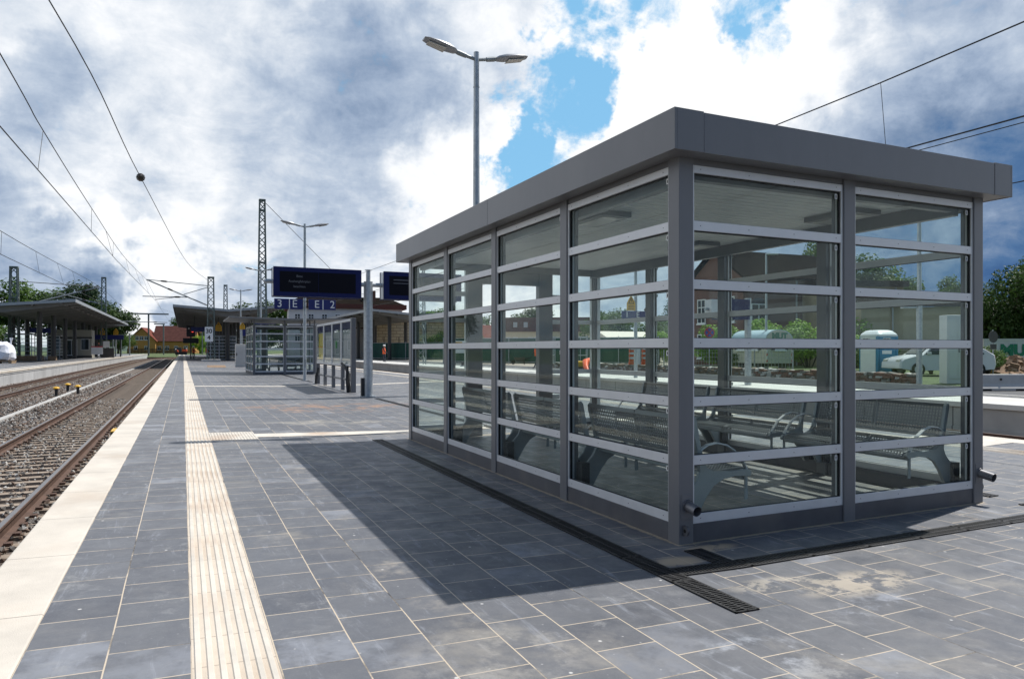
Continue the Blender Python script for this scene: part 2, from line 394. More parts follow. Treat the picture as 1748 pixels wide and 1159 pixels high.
mat('asphalt', (.085, .087, .09), .85, var=.3, vscale=2.0, bump=.5, bscale=120)
mat('yard_sand', (.36, .32, .26), .95, var=.25, vscale=.4, bump=.6, bscale=12)
mat('grass_ground', (.07, .10, .03), .95, var=.5, vscale=.6, bump=.8, bscale=10)
mat('ballast_ground', (.125, .10, .082), .95, var=.5, vscale=14, bump=1.0, bscale=45)
mat('rail_rust', (.105, .062, .045), .75, .2, var=.3, vscale=5)
mat('rail_top', (.30, .27, .25), .3, .9, var=.2, vscale=3)
mat('sleeper', (.27, .215, .165), .85, var=.3, vscale=4, bump=.4)
mat('stone_grey', (.155, .142, .13), .9, var=.35, vscale=1.2)
mat('stone_brown', (.165, .118, .09), .9, var=.35, vscale=1.2)
mat('stone_pale', (.40, .385, .36), .9, var=.3, vscale=1.2)
mat('orange_vest', (.85, .13, .03), .7, emit=None)
mat('cloth_dark', (.03, .035, .05), .9)
mat('skin', (.45, .28, .2), .6)
mat('helmet_white', (.8, .8, .78), .3)
mat('hair', (.04, .03, .02), .7)
mat('bigbag', (.74, .75, .80), .8, var=.06, vscale=6, bump=.5, bscale=9)
mat('wood', (.30, .21, .13), .85, var=.3, vscale=4, stretch=(1, 8, 8))
mat('orange_plastic', (.80, .10, .02), .45, var=.1)
mat('yellow_paint', (.72, .40, .02), .4, var=.1)
mat('bark', (.09, .07, .05), .95, var=.4, vscale=5, bump=.8, bscale=20)
mat('toilet_blue', (.01, .20, .36), .42, var=.06)
mat('toilet_white', (.74, .76, .76), .4, var=.05)
mat('roof_red', (.16, .05, .035), .8, var=.35, vscale=1.5, bump=.6, bscale=5, spec=.12)
mat('roof_maroon', (.085, .034, .028), .8, var=.3, vscale=1.2, bump=.6, bscale=5, spec=.12)
mat('plaster_tan', (.36, .30, .20), .9, var=.18, vscale=.7, stain=((.24, .20, .14), .5))
mat('plaster_cream', (.60, .53, .38), .9, var=.1, vscale=.6)
mat('plaster_yellow', (.44, .235, .065), .9, var=.1, vscale=.5)
mat('plaster_white', (.70, .69, .68), .9, var=.08, vscale=.5)
mat('window_dark', (.02, .025, .03), .12)
mat('cornice_red', (.11, .038, .028), .8, var=.2)
mat('trailer_beige', (.56, .53, .43), .6, var=.06)
mat('trailer_roof', (.42, .55, .60), .35, .2, var=.06)
mat('container_white', (.62, .64, .64), .5, var=.08, vscale=.8)
mat('car_white', (.62, .63, .64), .2, .0)
mat('car_glass', (.03, .04, .045), .05)
mat('tyre', (.015, .015, .015), .8)
mat('mesh_green', (.012, .075, .055), .7, var=.2, vscale=1.5)
mat('tent_cloth', (.74, .67, .58), .8, var=.05)
mat('canopy_metal', (.20, .20, .20), .5, .3, var=.12, vscale=.8)
mat('canopy_edge', (.36, .38, .40), .4, .5)
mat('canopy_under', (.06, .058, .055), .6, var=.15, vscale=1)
mat('column_grey', (.065, .063, .062), .5, .2)
mat('dirt', (.24, .16, .10), .95, var=.35, vscale=3, bump=1, bscale=10)
mat('paper', (.40, .45, .44), .7, var=.06, vscale=3)
mat('poster_yellow', (.75, .60, .03), .6)
mat('poster_green', (.05, .35, .06), .6)
mat('far_hill', (.045, .075, .055), 1.0, var=.3, vscale=.02)
mat('wire', (.035, .037, .04), .5, .5)
mat('insulator', (.035, .03, .026), .3)
mat('signal_red', (.3, .01, .01), .3, emit=((1, .08, .04), 1.5))
mat('kiosk_cream', (.36, .34, .28), .7, var=.05)
mat('rib_white', (.585, .54, .47), .62, var=.18, vscale=3.2, stain=((.42, .285, .185), .7))
glass_mat('glass', (.935, .968, .955), .8)
glass_mat('glass_case', (.95, .965, .965), 1.2)
leaf_mat('leaf_dark', (.022, .052, .012), (.070, .130, .026))
leaf_mat('leaf_mid', (.038, .090, .014), (.115, .20, .036))
leaf_mat('leaf_bright', (.13, .26, .018), (.28, .46, .04))
leaf_mat('leaf_blue', (.020, .048, .022), (.050, .090, .036))
leaf_mat('leaf_yellow', (.40, .24, .01), (.62, .42, .03))
tile_mat('paving_main', .345, .3065, .3075)
tile_mat('paving_left', -.58, .305, .309, yoff=.06, sandy=.25, main=False)
tile_mat('paving_far', .345, .3065, .3075, sandy=.45, main=False)
block_mat('edge_white', (.565, .515, .445), (.24, .21, .18), 1, 1.06, w=.008, var=.13, dirt=(.42, .33, .25), dirtamt=.55)
block_mat('strip_white', (.56, .485, .395), (.36, .30, .24), 1, .3075, w=.008, var=.12, dirt=(.38, .27, .18), dirtamt=.7)
block_mat('wall_blocks', (.35, .345, .33), (.07, .07, .07), 1, 2.6, w=.03, var=.16, dirt=(.22, .22, .21), vs=1.0, dirtamt=.5)
block_mat('wall_pale', (.46, .46, .46), (.2, .2, .2), 1, 1.9, w=.04, var=.16, dirt=(.32, .32, .32), vs=.8, dirtamt=.6)
brick_mat('brick_red', (.19, .075, .052), (.135, .052, .04), (.20, .16, .13))
brick_mat('roof_tile', (.026, .020, .017), (.019, .0155, .014), (.010, .012, .011), bw=.34, rh=.17, ms=.022)
MATS['roof_tile'].node_tree.nodes['Principled BSDF'].inputs['Specular IOR Level'].default_value = 0.0
brick_mat('rubble', (.20, .175, .145), (.115, .085, .07), (.055, .05, .045), bw=.34, rh=.14, ms=.03)
brick_mat('rubble_red', (.24, .085, .06), (.16, .11, .085), (.055, .05, .045), bw=.30, rh=.12, ms=.03)
brick_mat('stone_course', (.50, .43, .30), (.44, .38, .27), (.25, .21, .15), bw=1.2, rh=.5, ms=.05)

# ------------------------------------------------------------------ mesh builder
class MB:
    def __init__(s): s.v = []; s.f = []; s.m = []
    def add(s, vs, fs, m=0):
        o = len(s.v); s.v += [tuple(v) for v in vs]; s.f += [tuple(i+o for i in f) for f in fs]; s.m += [m]*len(fs); return s
    def box(s, x0, x1, y0, y1, z0, z1, m=0):
        vs = [(x, y, z) for z in (z0, z1) for y in (y0, y1) for x in (x0, x1)]
        return s.add(vs, [(0, 2, 3, 1), (4, 5, 7, 6), (0, 1, 5, 4), (2, 6, 7, 3), (0, 4, 6, 2), (1, 3, 7, 5)], m)
    def obox(s, c, a, b, d, m=0):
        c, a, b, d = Vector(c), Vector(a), Vector(b), Vector(d)
        vs = [c + i*a + j*b + k*d for k in (-1, 1) for j in (-1, 1) for i in (-1, 1)]
        return s.add(vs, [(0, 2, 3, 1), (4, 5, 7, 6), (0, 1, 5, 4), (2, 6, 7, 3), (0, 4, 6, 2), (1, 3, 7, 5)], m)
    def bar(s, p, q, w, h=None, up=(0, 0, 1), m=0):
        p, q = Vector(p), Vector(q); h = h or w
        d = (q-p)
        if d.length < 1e-6: return s
        dn = d.normalized(); u = Vector(up)
        if abs(dn.dot(u)) > .98: u = Vector((1, 0, 0)) if abs(dn.x) < .9 else Vector((0, 1, 0))
        a = dn.cross(u).normalized(); b = a.cross(dn)
        return s.obox((p+q)/2, d/2, a*w/2, b*h/2, m)
    def tube(s, pts, r, n=8, m=0, cap=True):
        pts = [Vector(p) for p in pts]; rs = r if isinstance(r, (list, tuple)) else [r]*len(pts)
        rings = []
        a = None
        for i, p in enumerate(pts):
            t = (pts[min(i+1, len(pts)-1)] - pts[max(i-1, 0)]).normalized()
            if a is None:
                u = Vector((0, 0, 1)) if abs(t.z) < .9 else Vector((1, 0, 0))
                a = t.cross(u).normalized()
            else:
                a = (a - t*a.dot(t)).normalized()
            b = t.cross(a)
            rings.append([p + (a*math.cos(2*math.pi*k/n) + b*math.sin(2*math.pi*k/n))*rs[i] for k in range(n)])
        vs = [v for rg in rings for v in rg]
        fs = []
        for i in range(len(pts)-1):
            for k in range(n):
                k2 = (k+1) % n
                fs.append((i*n+k, i*n+k2, (i+1)*n+k2, (i+1)*n+k))
        if cap:
            fs.append(tuple(range(n))[::-1]); fs.append(tuple((len(pts)-1)*n+k for k in range(n)))
        return s.add(vs, fs, m)
    def prism(s, A, B, m=0):
        n = len(A)
        fs = [tuple(range(n))[::-1], tuple(range(n, 2*n))] + [(i, (i+1) % n, n+(i+1) % n, n+i) for i in range(n)]
        return s.add(list(A)+list(B), fs, m)
    def loft(s, rings, m=0, cap=True, close=True):
        n = len(rings[0]); vs = [v for r in rings for v in r]; fs = []
        for i in range(len(rings)-1):
            for k in range(n if close else n-1):
                k2 = (k+1) % n
                fs.append((i*n+k, i*n+k2, (i+1)*n+k2, (i+1)*n+k))
        if cap:
            fs.append(tuple(range(n))[::-1]); fs.append(tuple((len(rings)-1)*n+k for k in range(n)))
        return s.add(vs, fs, m)
    def mesh(s, name, mats, smooth=False):
        me = bpy.data.meshes.new(name)
        me.from_pydata(s.v, [], s.f)
        for mm in (mats if isinstance(mats, (list, tuple)) else [mats]): me.materials.append(MATS[mm])
        if len(set(s.m)) > 1: me.polygons.foreach_set('material_index', s.m)
        if smooth: me.polygons.foreach_set('use_smooth', [True]*len(me.polygons))
        me.update(); return me
    def build(s, name, mats, parent=None, loc=(0, 0, 0), rz=0, smooth=False, bevel=0, **props):
        o = bpy.data.objects.new(name, s.mesh(name, mats, smooth)); col.objects.link(o)
        o.location = loc; o.rotation_euler = (0, 0, rz)
        if parent: o.parent = parent
        if bevel:
            b = o.modifiers.new('bevel', 'BEVEL'); b.width = bevel; b.segments = 2; b.limit_method = 'ANGLE'; b.angle_limit = R(40)
        if smooth:
            try:
                e = o.modifiers.new('split', 'EDGE_SPLIT'); e.split_angle = R(38)
            except Exception: pass
        for k, v in props.items(): o[k] = v
        return o

def tag(o, label, cat, group=None, kind=None):
    o['label'] = label; o['category'] = cat
    if group: o['group'] = group
    if kind: o['kind'] = kind
    return o
def thing(name, label, cat, loc=(0, 0, 0), rz=0, group=None):
    o = bpy.data.objects.new(name, None); col.objects.link(o)
    o.empty_display_size = .2
    o.location = loc; o.rotation_euler = (0, 0, rz)
    return tag(o, label, cat, group)
def struct(o): o['kind'] = 'structure'; return o
def copy_tree(o, parent=None):
    c = o.copy(); col.objects.link(c)
    c.parent = parent
    for ch in list(o.children): copy_tree(ch, c)
    return c
def dup(o, loc, rz=None, label=None, group=None):
    c = copy_tree(o); c.location = loc
    if rz is not None: c.rotation_euler = (0, 0, rz)
    if label: c['label'] = label
    if group: c['group'] = group
    return c
def text(body, size, loc, right, up, m, parent=None, name='lettering', align='CENTER', bold=0.0, sx=1.0):
    cu = bpy.data.curves.new(name, 'FONT'); cu.body = body; cu.size = size; cu.align_x = align; cu.align_y = 'CENTER'
    cu.extrude = .003; cu.offset = bold
    cu.materials.append(MATS[m])
    tmp = bpy.data.objects.new('tmp', cu)
    me = bpy.data.meshes.new_from_object(tmp); bpy.data.objects.remove(tmp); bpy.data.curves.remove(cu)
    o = bpy.data.objects.new(name, me); col.objects.link(o)
    r, u = Vector(right).normalized(), Vector(up).normalized(); n = r.cross(u)
    M = Matrix((r*sx, u, n)).transposed().to_4x4(); M.translation = Vector(loc)
    o.matrix_world = M
    if parent: o.parent = parent; o.matrix_local = M
    return o

XC = 4.65
def zc(x): return .024*max(abs(x-XC)-1.65, 0.0)       # the platform drains to its middle

# ------------------------------------------------------------------ ground, tracks, platforms
def sheet(xs, ys, zf):
    m = MB(); vs = [(x, y, zf(x, y)) for y in ys for x in xs]; n = len(xs)
    fs = [(j*n+i, j*n+i+1, (j+1)*n+i+1, (j+1)*n+i) for j in range(len(ys)-1) for i in range(n-1)]
    return m.add(vs, fs)

PX0, PX1 = -.93, 10.23        # platform 2/3 edges
PY0, PY1 = -14.0, 190.0
struct(sheet((-2500, -60, 60, 2500), (-1500, -40, 300, 4500), lambda x, y: -1.35).build('ground', 'grass_ground'))

def bend(y): return 0.0 if y < 150 else .0022*(y-150)**2

def strip(x0, x1, y0, y1, z, name, m, parent=None, ny=2, z1=None):
    ys = [y0 + (y1-y0)*i/(ny-1) for i in range(ny)]
    return sheet((x0, x1), ys, lambda x, y: z)

# paving
P = struct(sheet((PX0+.35, .03), (PY0, 60, PY1), lambda x, y: zc(x)).build('platform_paving_left', 'paving_left'))
struct(sheet((.34, XC-1.65, XC+1.65, PX1-1.27), (PY0, 30, PY1), lambda x, y: zc(x)).build('platform_paving', 'paving_main'))
struct(sheet((PX1-.96, PX1-.35), (PY0, 60, PY1), lambda x, y: zc(x)).build('platform_paving_right', 'paving_far'))
m = MB()
for (a, b, s) in ((PX0, PX0+.35, 1), (PX1-.35, PX1, -1)):
    m.prism([(a, PY0, zc(a)), (b, PY0, zc(b)), (b, PY0, zc(b)-.14), (a, PY0, zc(a)-.14)], [(a, PY1, zc(a)), (b, PY1, zc(b)), (b, PY1, zc(b)-.14), (a, PY1, zc(a)-.14)])
struct(m.build('platform_edge', 'edge_white', bevel=.012))
m = MB()
m.box(PX0+.06, PX0+.36, PY0, PY1, -1.3, -.06).box(PX1-.36, PX1-.06, PY0, PY1, -1.3, -.06).box(PX0+.36, PX1-.36, PY0, PY0+.3, -1.3, -.2).box(PX0+.36, PX1-.36, PY1-.3, PY1, -1.3, -.2)
struct(m.build('platform_wall', 'concrete_wall'))
# guiding strips: base slab + ribs
def tactile(x0, x1, y0, y1, ribs_to):
    m = sheet((x0, x1), (y0, y1), lambda x, y: zc(x)+.001)
    b = m.build('guiding_strip', 'strip_white'); struct(b)
    r = MB(); n = 7; p = (x1-x0)/n
    for i in range(n):
        c = x0 + p*(i+.5); h = p*.30; t = p*.19
        z = zc(c)+.001
        r.prism([(c-h, y0, z), (c-t, y0, z+.006), (c+t, y0, z+.006), (c+h, y0, z)], [(c-h, ribs_to, z), (c-t, ribs_to, z+.006), (c+t, ribs_to, z+.006), (c+h, ribs_to, z)])
    struct(r.build('guiding_ribs', 'rib_white'))
tactile(.03, .34, PY0, PY1, 90)
tactile(PX1-1.27, PX1-.96, PY0, PY1, 60)
m = MB()
def cross(x0, x1, y0, y1):
    z = .0045
    xs = sorted({x0, x1} | {q for q in (XC-1.65, XC+1.65) if x0 < q < x1})
    for a, b in zip(xs[:-1], xs[1:]):
        m.add([(a, y0, zc(a)+z), (b, y0, zc(b)+z), (b, y1, zc(b)+z), (a, y1, zc(a)+z)], [(0, 1, 2, 3)])
cross(.345, .96, 10.56, 11.55); cross(.96, 3.0, 10.80, 11.25); cross(3.0, 9.0, 10.85, 11.2)
cross(.345, 8.95, 26.25, 26.75); cross(PX1-.955, PX1-.355, 5.75, 6.8); cross(.345, 8.95, 58, 58.6)
cross(PX1-.955, PX1-.355, 26.0, 27.0); cross(PX1-.955, PX1-.355, 10.5, 11.5)
struct(m.build('guiding_crossing', 'rib_white'))
m = MB()
# little studs of the branching field
for i in range(15):
    for j in range(24):
        x = .37 + i*.0405; y = 10.58 + j*.041; z = zc(x)+.0045
        m.prism([(x-.010, y-.010, z), (x+.010, y-.010, z), (x+.010, y+.010, z), (x-.010, y+.010, z)], [(x-.006, y-.006, z+.005), (x+.006, y-.006, z+.005), (x+.006, y+.006, z+.005), (x-.006, y+.006, z+.005)])
struct(m.build('guiding_studs', 'rib_white'))

# ballast bed and the two tracks on the left, one pair on the right
def ballast_sheet(x0, x1, name, zt):
    xs = np.linspace(x0, x1, 7); ys = [-30, 0, 40, 80, 120, 150, 170, 190, 210, 230, 250, 270, 300]
    return struct(sheet([float(x) for x in xs], ys, lambda x, y: zt).build(name, 'ballast_ground'))
BAL = -.80
m = sheet((-9.6, -6, -3, PX0+.1), (-30, 0, 60, 120, 150), lambda x, y: BAL)
struct(m.build('ballast_bed', 'ballast_ground'))
m = MB(); ys = list(range(150, 301, 10))
vs = []; 
for y in ys: vs += [(-9.6+bend(y)*.6, y, BAL), (PX0+.1+bend(y)*1.0+ (0), y, BAL)]
m.add(vs, [(2*i, 2*i+1, 2*i+3, 2*i+2) for i in range(len(ys)-1)])
struct(m.build('ballast_bed', 'ballast_ground'))
struct(sheet((PX1-.1, 14, 17.8), (-30, 40, 240), lambda x, y: BAL).build('ballast_bed', 'ballast_ground'))

def rail_track(name, xc, label, y0, y1, curve=True, zr=-.6, nsl=100, ystart=0):
    T = thing(name, label, 'railway track', (xc, 0, zr))
    prof = [(-.075, -.16), (.075, -.16), (.075, -.148), (.012, -.13), (.012, -.04), (.036, -.03), (.036, -.004), (.028, 0), (-.028, 0), (-.036, -.004), (-.036, -.03), (-.012, -.04), (-.012, -.13), (-.075, -.148)]  # solid blocks, black paints the shade of the openings
    ys = [y0, 150] + list(range(158, int(y1)+1, 8)) if (curve and y1 > 150) else [y0, y1]
    for sx in (-.752, .752):
        m = MB(); rings = []
        for y in ys: rings.append([(sx+a+(bend(y) if curve else 0), y, b) for a, b in prof])
        m.loft(rings)
        n = len(prof)
        for i, f in enumerate(m.f):
            if len(f) == 4 and (i % n) == 7: m.m[i] = 1
        m.build('rail', ['rail_rust', 'rail_top'], T)
    sm = MB()
    sm.prism([(-1.3, -.105, -.36), (1.3, -.105, -.36), (1.3, -.08, -.160), (-1.3, -.08, -.160)], [(-1.3, .105, -.36), (1.3, .105, -.36), (1.3, .08, -.160), (-1.3, .08, -.160)])
    for sx in (-.752, .752):
        for k in (-.12, .12): sm.box(sx+k-.035, sx+k+.035, -.05, .05, -.165, -.125, 1)
    me = sm.mesh('sleeper', ['sleeper', 'rail_rust'])
    y = ystart; k = 0; rest = MB()
    while y < y1-1:
        if k < nsl:
            o = bpy.data.objects.new('sleeper', me); col.objects.link(o); o.parent = T
            o.location = (random.uniform(-.02, .02)+(bend(y) if curve else 0), y, 0); o.rotation_euler = (0, 0, random.uniform(-.01, .01))
        else:
            bx = bend(y) if curve else 0
            rest.box(-1.3+bx, 1.3+bx, y-.085, y+.085, -.36, -.165)
        y += .47; k += 1
    if rest.v:
        o = rest.build('sleepers', 'sleeper', T); o['kind'] = 'stuff'
    return T
rail_track('railway_track', -2.55, 'rusty railway track on brown sleepers right beside the white platform edge', -8, 246, ystart=2.0)
rail_track('railway_track', -7.70, 'rusty railway track along the pale concrete wall of the far left platform', -8, 246, ystart=20)
rail_track('railway_track', 12.05, 'railway track in the trench just behind the glass shelter, nearer one of the pair', -8, 200, curve=False, ystart=2, nsl=60)
rail_track('railway_track', 15.95, 'railway track in the trench, further one, below the wall of the right platform', -8, 200, curve=False, ystart=2, nsl=60)

# loose stones of the ballast
def stones(name, n, xr, yr, seed, zbase, smin, smax, mats, skip=None):
    rng = np.random.default_rng(seed); m = MB()
    base = np.array([(1, 0, 0), (-1, 0, 0), (0, 1, 0), (0, -1, 0), (0, 0, 1), (0, 0, -1)], float)
    fs = [(0, 2, 4), (2, 1, 4), (1, 3, 4), (3, 0, 4), (2, 0, 5), (1, 2, 5), (3, 1, 5), (0, 3, 5)]
    for i in range(n):
        y = yr[0] + (yr[1]-yr[0])*rng.random()**1.7; x = rng.uniform(*xr)
        s = rng.uniform(smin, smax)
        if skip and skip(x): continue
        A = rng.normal(size=(3, 3)); q, _ = np.linalg.qr(A)
        p = (base*rng.uniform(.55, 1.15, (6, 1))*np.array([1.15, .9, .75])*s) @ q + np.array([x, y, zbase + rng.uniform(-.02, .03)])
        m.add([tuple(v) for v in p], fs, int(rng.integers(0, len(mats))))
    o = m.build(name, mats); o['kind'] = 'stuff'; o['label'] = 'loose grey and brown ballast stones'; return o
nr = lambda x: abs(x+1.798) < .06 or abs(x+3.302) < .06
stones('ballast_stones', 15000, (-6.2, PX0+.05), (4, 34), 1, -.775, .022, .05, ['stone_grey', 'stone_brown', 'stone_pale', 'stone_grey'], nr)
stones('ballast_stones', 7000, (-9.3, -3.2), (18, 70), 2, -.775, .03, .065, ['stone_grey', 'stone_brown', 'stone_brown', 'stone_pale'])

# cable trough between the tracks
m = MB(); m.box(-4.96, -4.78, -8, 160, -.95, -.715)
tag(m.build('cable_trough', 'concrete', bevel=.01), 'long pale concrete cable trough lying in the ballast between the left tracks', 'cable trough')

# platform on the far left
LX1, LX0, LZ = -9.45, -22.0, .06
m = MB(); m.box(LX1-.35, LX1, -10, 235, LZ-.13, LZ).box(LX1-1.1, LX1-.75, -10, 235, LZ-.13, LZ)
struct(m.build('left_platform_edge', 'edge_white', bevel=.01))
m = MB(); m.box(LX1-.75, LX1-.35, -10, 235, -1.3, LZ-.004).box(LX0, LX1-1.1, -10, 235, -1.3, LZ-.004)
struct(m.build('left_platform_paving', 'paving_far'))
m = MB(); m.box(LX1-.34, LX1-.06, -10, 235, -1.3, LZ-.22).box(LX1-.34, LX1-.03, -10, 235, LZ-.22, LZ-.13)
struct(m.build('left_platform_wall', 'wall_pale'))
# land beyond the left platform and beyond the tracks
struct(sheet((-400, -80, LX0), (-200, 0, 235), lambda x, y: .02).build('land', 'grass_ground'))
struct(sheet((-60, -8, 60), (232, 262), lambda x, y: -.85 if y < 240 else .03).build('land', 'grass_ground'))
struct(sheet((-400, 0, 400), (262, 420, 900), lambda x, y: .03).build('land', 'grass_ground'))

# platform on the right, yard and road behind it
RX = 17.7
m = MB(); m.box(RX, RX+.4, -30, 235, -.13, .0)
struct(m.build('right_platform_edge', 'concrete_light', bevel=.01))
m = MB(); m.box(RX+.03, RX+.35, -30, 235, -1.3, -.62).box(RX+.06, RX+.35, -30, 235, -.62, -.13)
struct(m.build('right_platform_wall', 'wall_blocks'))
struct(sheet((RX+.4, 20.6), (-30, 40, 235), lambda x, y: -.003).build('right_platform_paving', 'concrete_light'))
struct(sheet((20.6, 24.6), (-30, 47, 235), lambda x, y: -.004).build('road', 'asphalt'))
m = MB(); m.box(20.5, 20.62, -30, 235, -.1, .06)
struct(m.build('kerb', 'concrete_light'))
struct(sheet((24.6, 60, 400), (-200, 46), lambda x, y: -.01).build('land', 'grass_ground'))
struct(sheet((24.6, 60, 120), (46, 120, 235), lambda x, y: -.008).build('yard', 'yard_sand'))
struct(sheet((120, 260, 400), (46, 235), lambda x, y: -.008).build('land', 'grass_ground'))

# distant hills
def hills():
    m = MB(); n = 220; rng = random.Random(4)
    top, bot = [], []
    for i in range(n+1):
        a = R(-75 + 150*i/n) ; d = 900
        h = 9 + 5*math.sin(i*.31) + 3*math.sin(i*.93+1) + rng.uniform(0, 2.2)
        top.append((math.sin(a)*d, math.cos(a)*d, h)); bot.append((math.sin(a)*(d-160), math.cos(a)*(d-160), -1.3))
    far = [(v[0]*1.4, v[1]*1.4, -1.3) for v in top]
    vs = bot+top+far
    fs = [(i, i+1, n+1+i+1, n+1+i) for i in range(n)] + [(n+1+i, n+2+i, 2*n+3+i, 2*n+2+i) for i in range(n)]
    m.add(vs, fs); return struct(m.build('hills', 'far_hill'))
hills()

# ------------------------------------------------------------------ glass shelter
BARS = [.158, .553, .949, 1.346, 1.743, 2.14]
def frame_box(m, o, u, n, a0, a1, n0, n1, z0, z1, mi=0):
    """box in a wall's own axes: u along, n outwards"""
    o, u, n = Vector(o), Vector(u), Vector(n)
    c = o + u*(a0+a1)/2 + n*(n0+n1)/2 + Vector((0, 0, (z0+z1)/2))
    m.obox(c, u*(a1-a0)/2, n*(n1-n0)/2, Vector((0, 0, (z1-z0)/2)), mi)
def glass_bay(T, o, u, n, w, detail=True):
    """one bay of a wall between two posts: light frame, six panes, seals, screws, labels. o = left foot on the outer face"""
    m = MB(); H = .0325
    for a0, a1 in ((.002, .016), (w-.016, w-.002)): frame_box(m, o, u, n, a0, a1, -.070, -.012, .126, 2.548)
    frame_box(m, o, u, n, .016, w-.016, -.070, -.012, 2.495, 2.548)
    for z in BARS: frame_box(m, o, u, n, .016, w-.016, -.062, -.014, z-H, z+H)
    F = m.build('glazing_frame', 'aluminium', T, bevel=.002 if detail else 0)
    zs = BARS + [2.495+H]
    seal = MB(); lab = MB()
    for i in range(6):
        z0, z1 = zs[i]+H, zs[i+1]-H
        p = MB(); frame_box(p, o, u, n, .018, w-.018, -.044, -.034, z0+.001, z1-.001)
        p.build('glass_pane', 'glass', F)
        if detail:
            for a0, a1, b0, b1 in ((.016, .021, z0, z1), (w-.021, w-.016, z0, z1), (.021, w-.021, z0, z0+.003), (.021, w-.021, z1-.006, z1)):
                frame_box(seal, o, u, n, a0, a1, -.048, -.026, b0, b1)
            if i > 0 or True:
                frame_box(lab, o, u, n, w-.062, w-.035, -.0335, -.033, z1-.055, z1-.018, 0)
                frame_box(lab, o, u, n, w-.053, w-.044, -.0330, -.0326, z1-.048, z1-.026, 1)
    if detail:
        seal.build('rubber_seal', 'rubber', F)
        lab.build('glass_label', ['white_plastic', 'black_print'], F)
        sc = MB(); o_, u_, n_ = Vector(o), Vector(u), Vector(n)
        k = max(2, round(w/.33))
        for z in BARS + [2.522]:
            for j in range(k):
                a = .07 + (w-.14)*j/(k-1)
                p = o_ + u_*a + Vector((0, 0, z)) + n_*(-.014 if z < 2.4 else -.012)
                sc.tube([p - n_*.002, p + n_*.002], .0036, 6)
        sc.build('screws', 'screw', F)
    return F

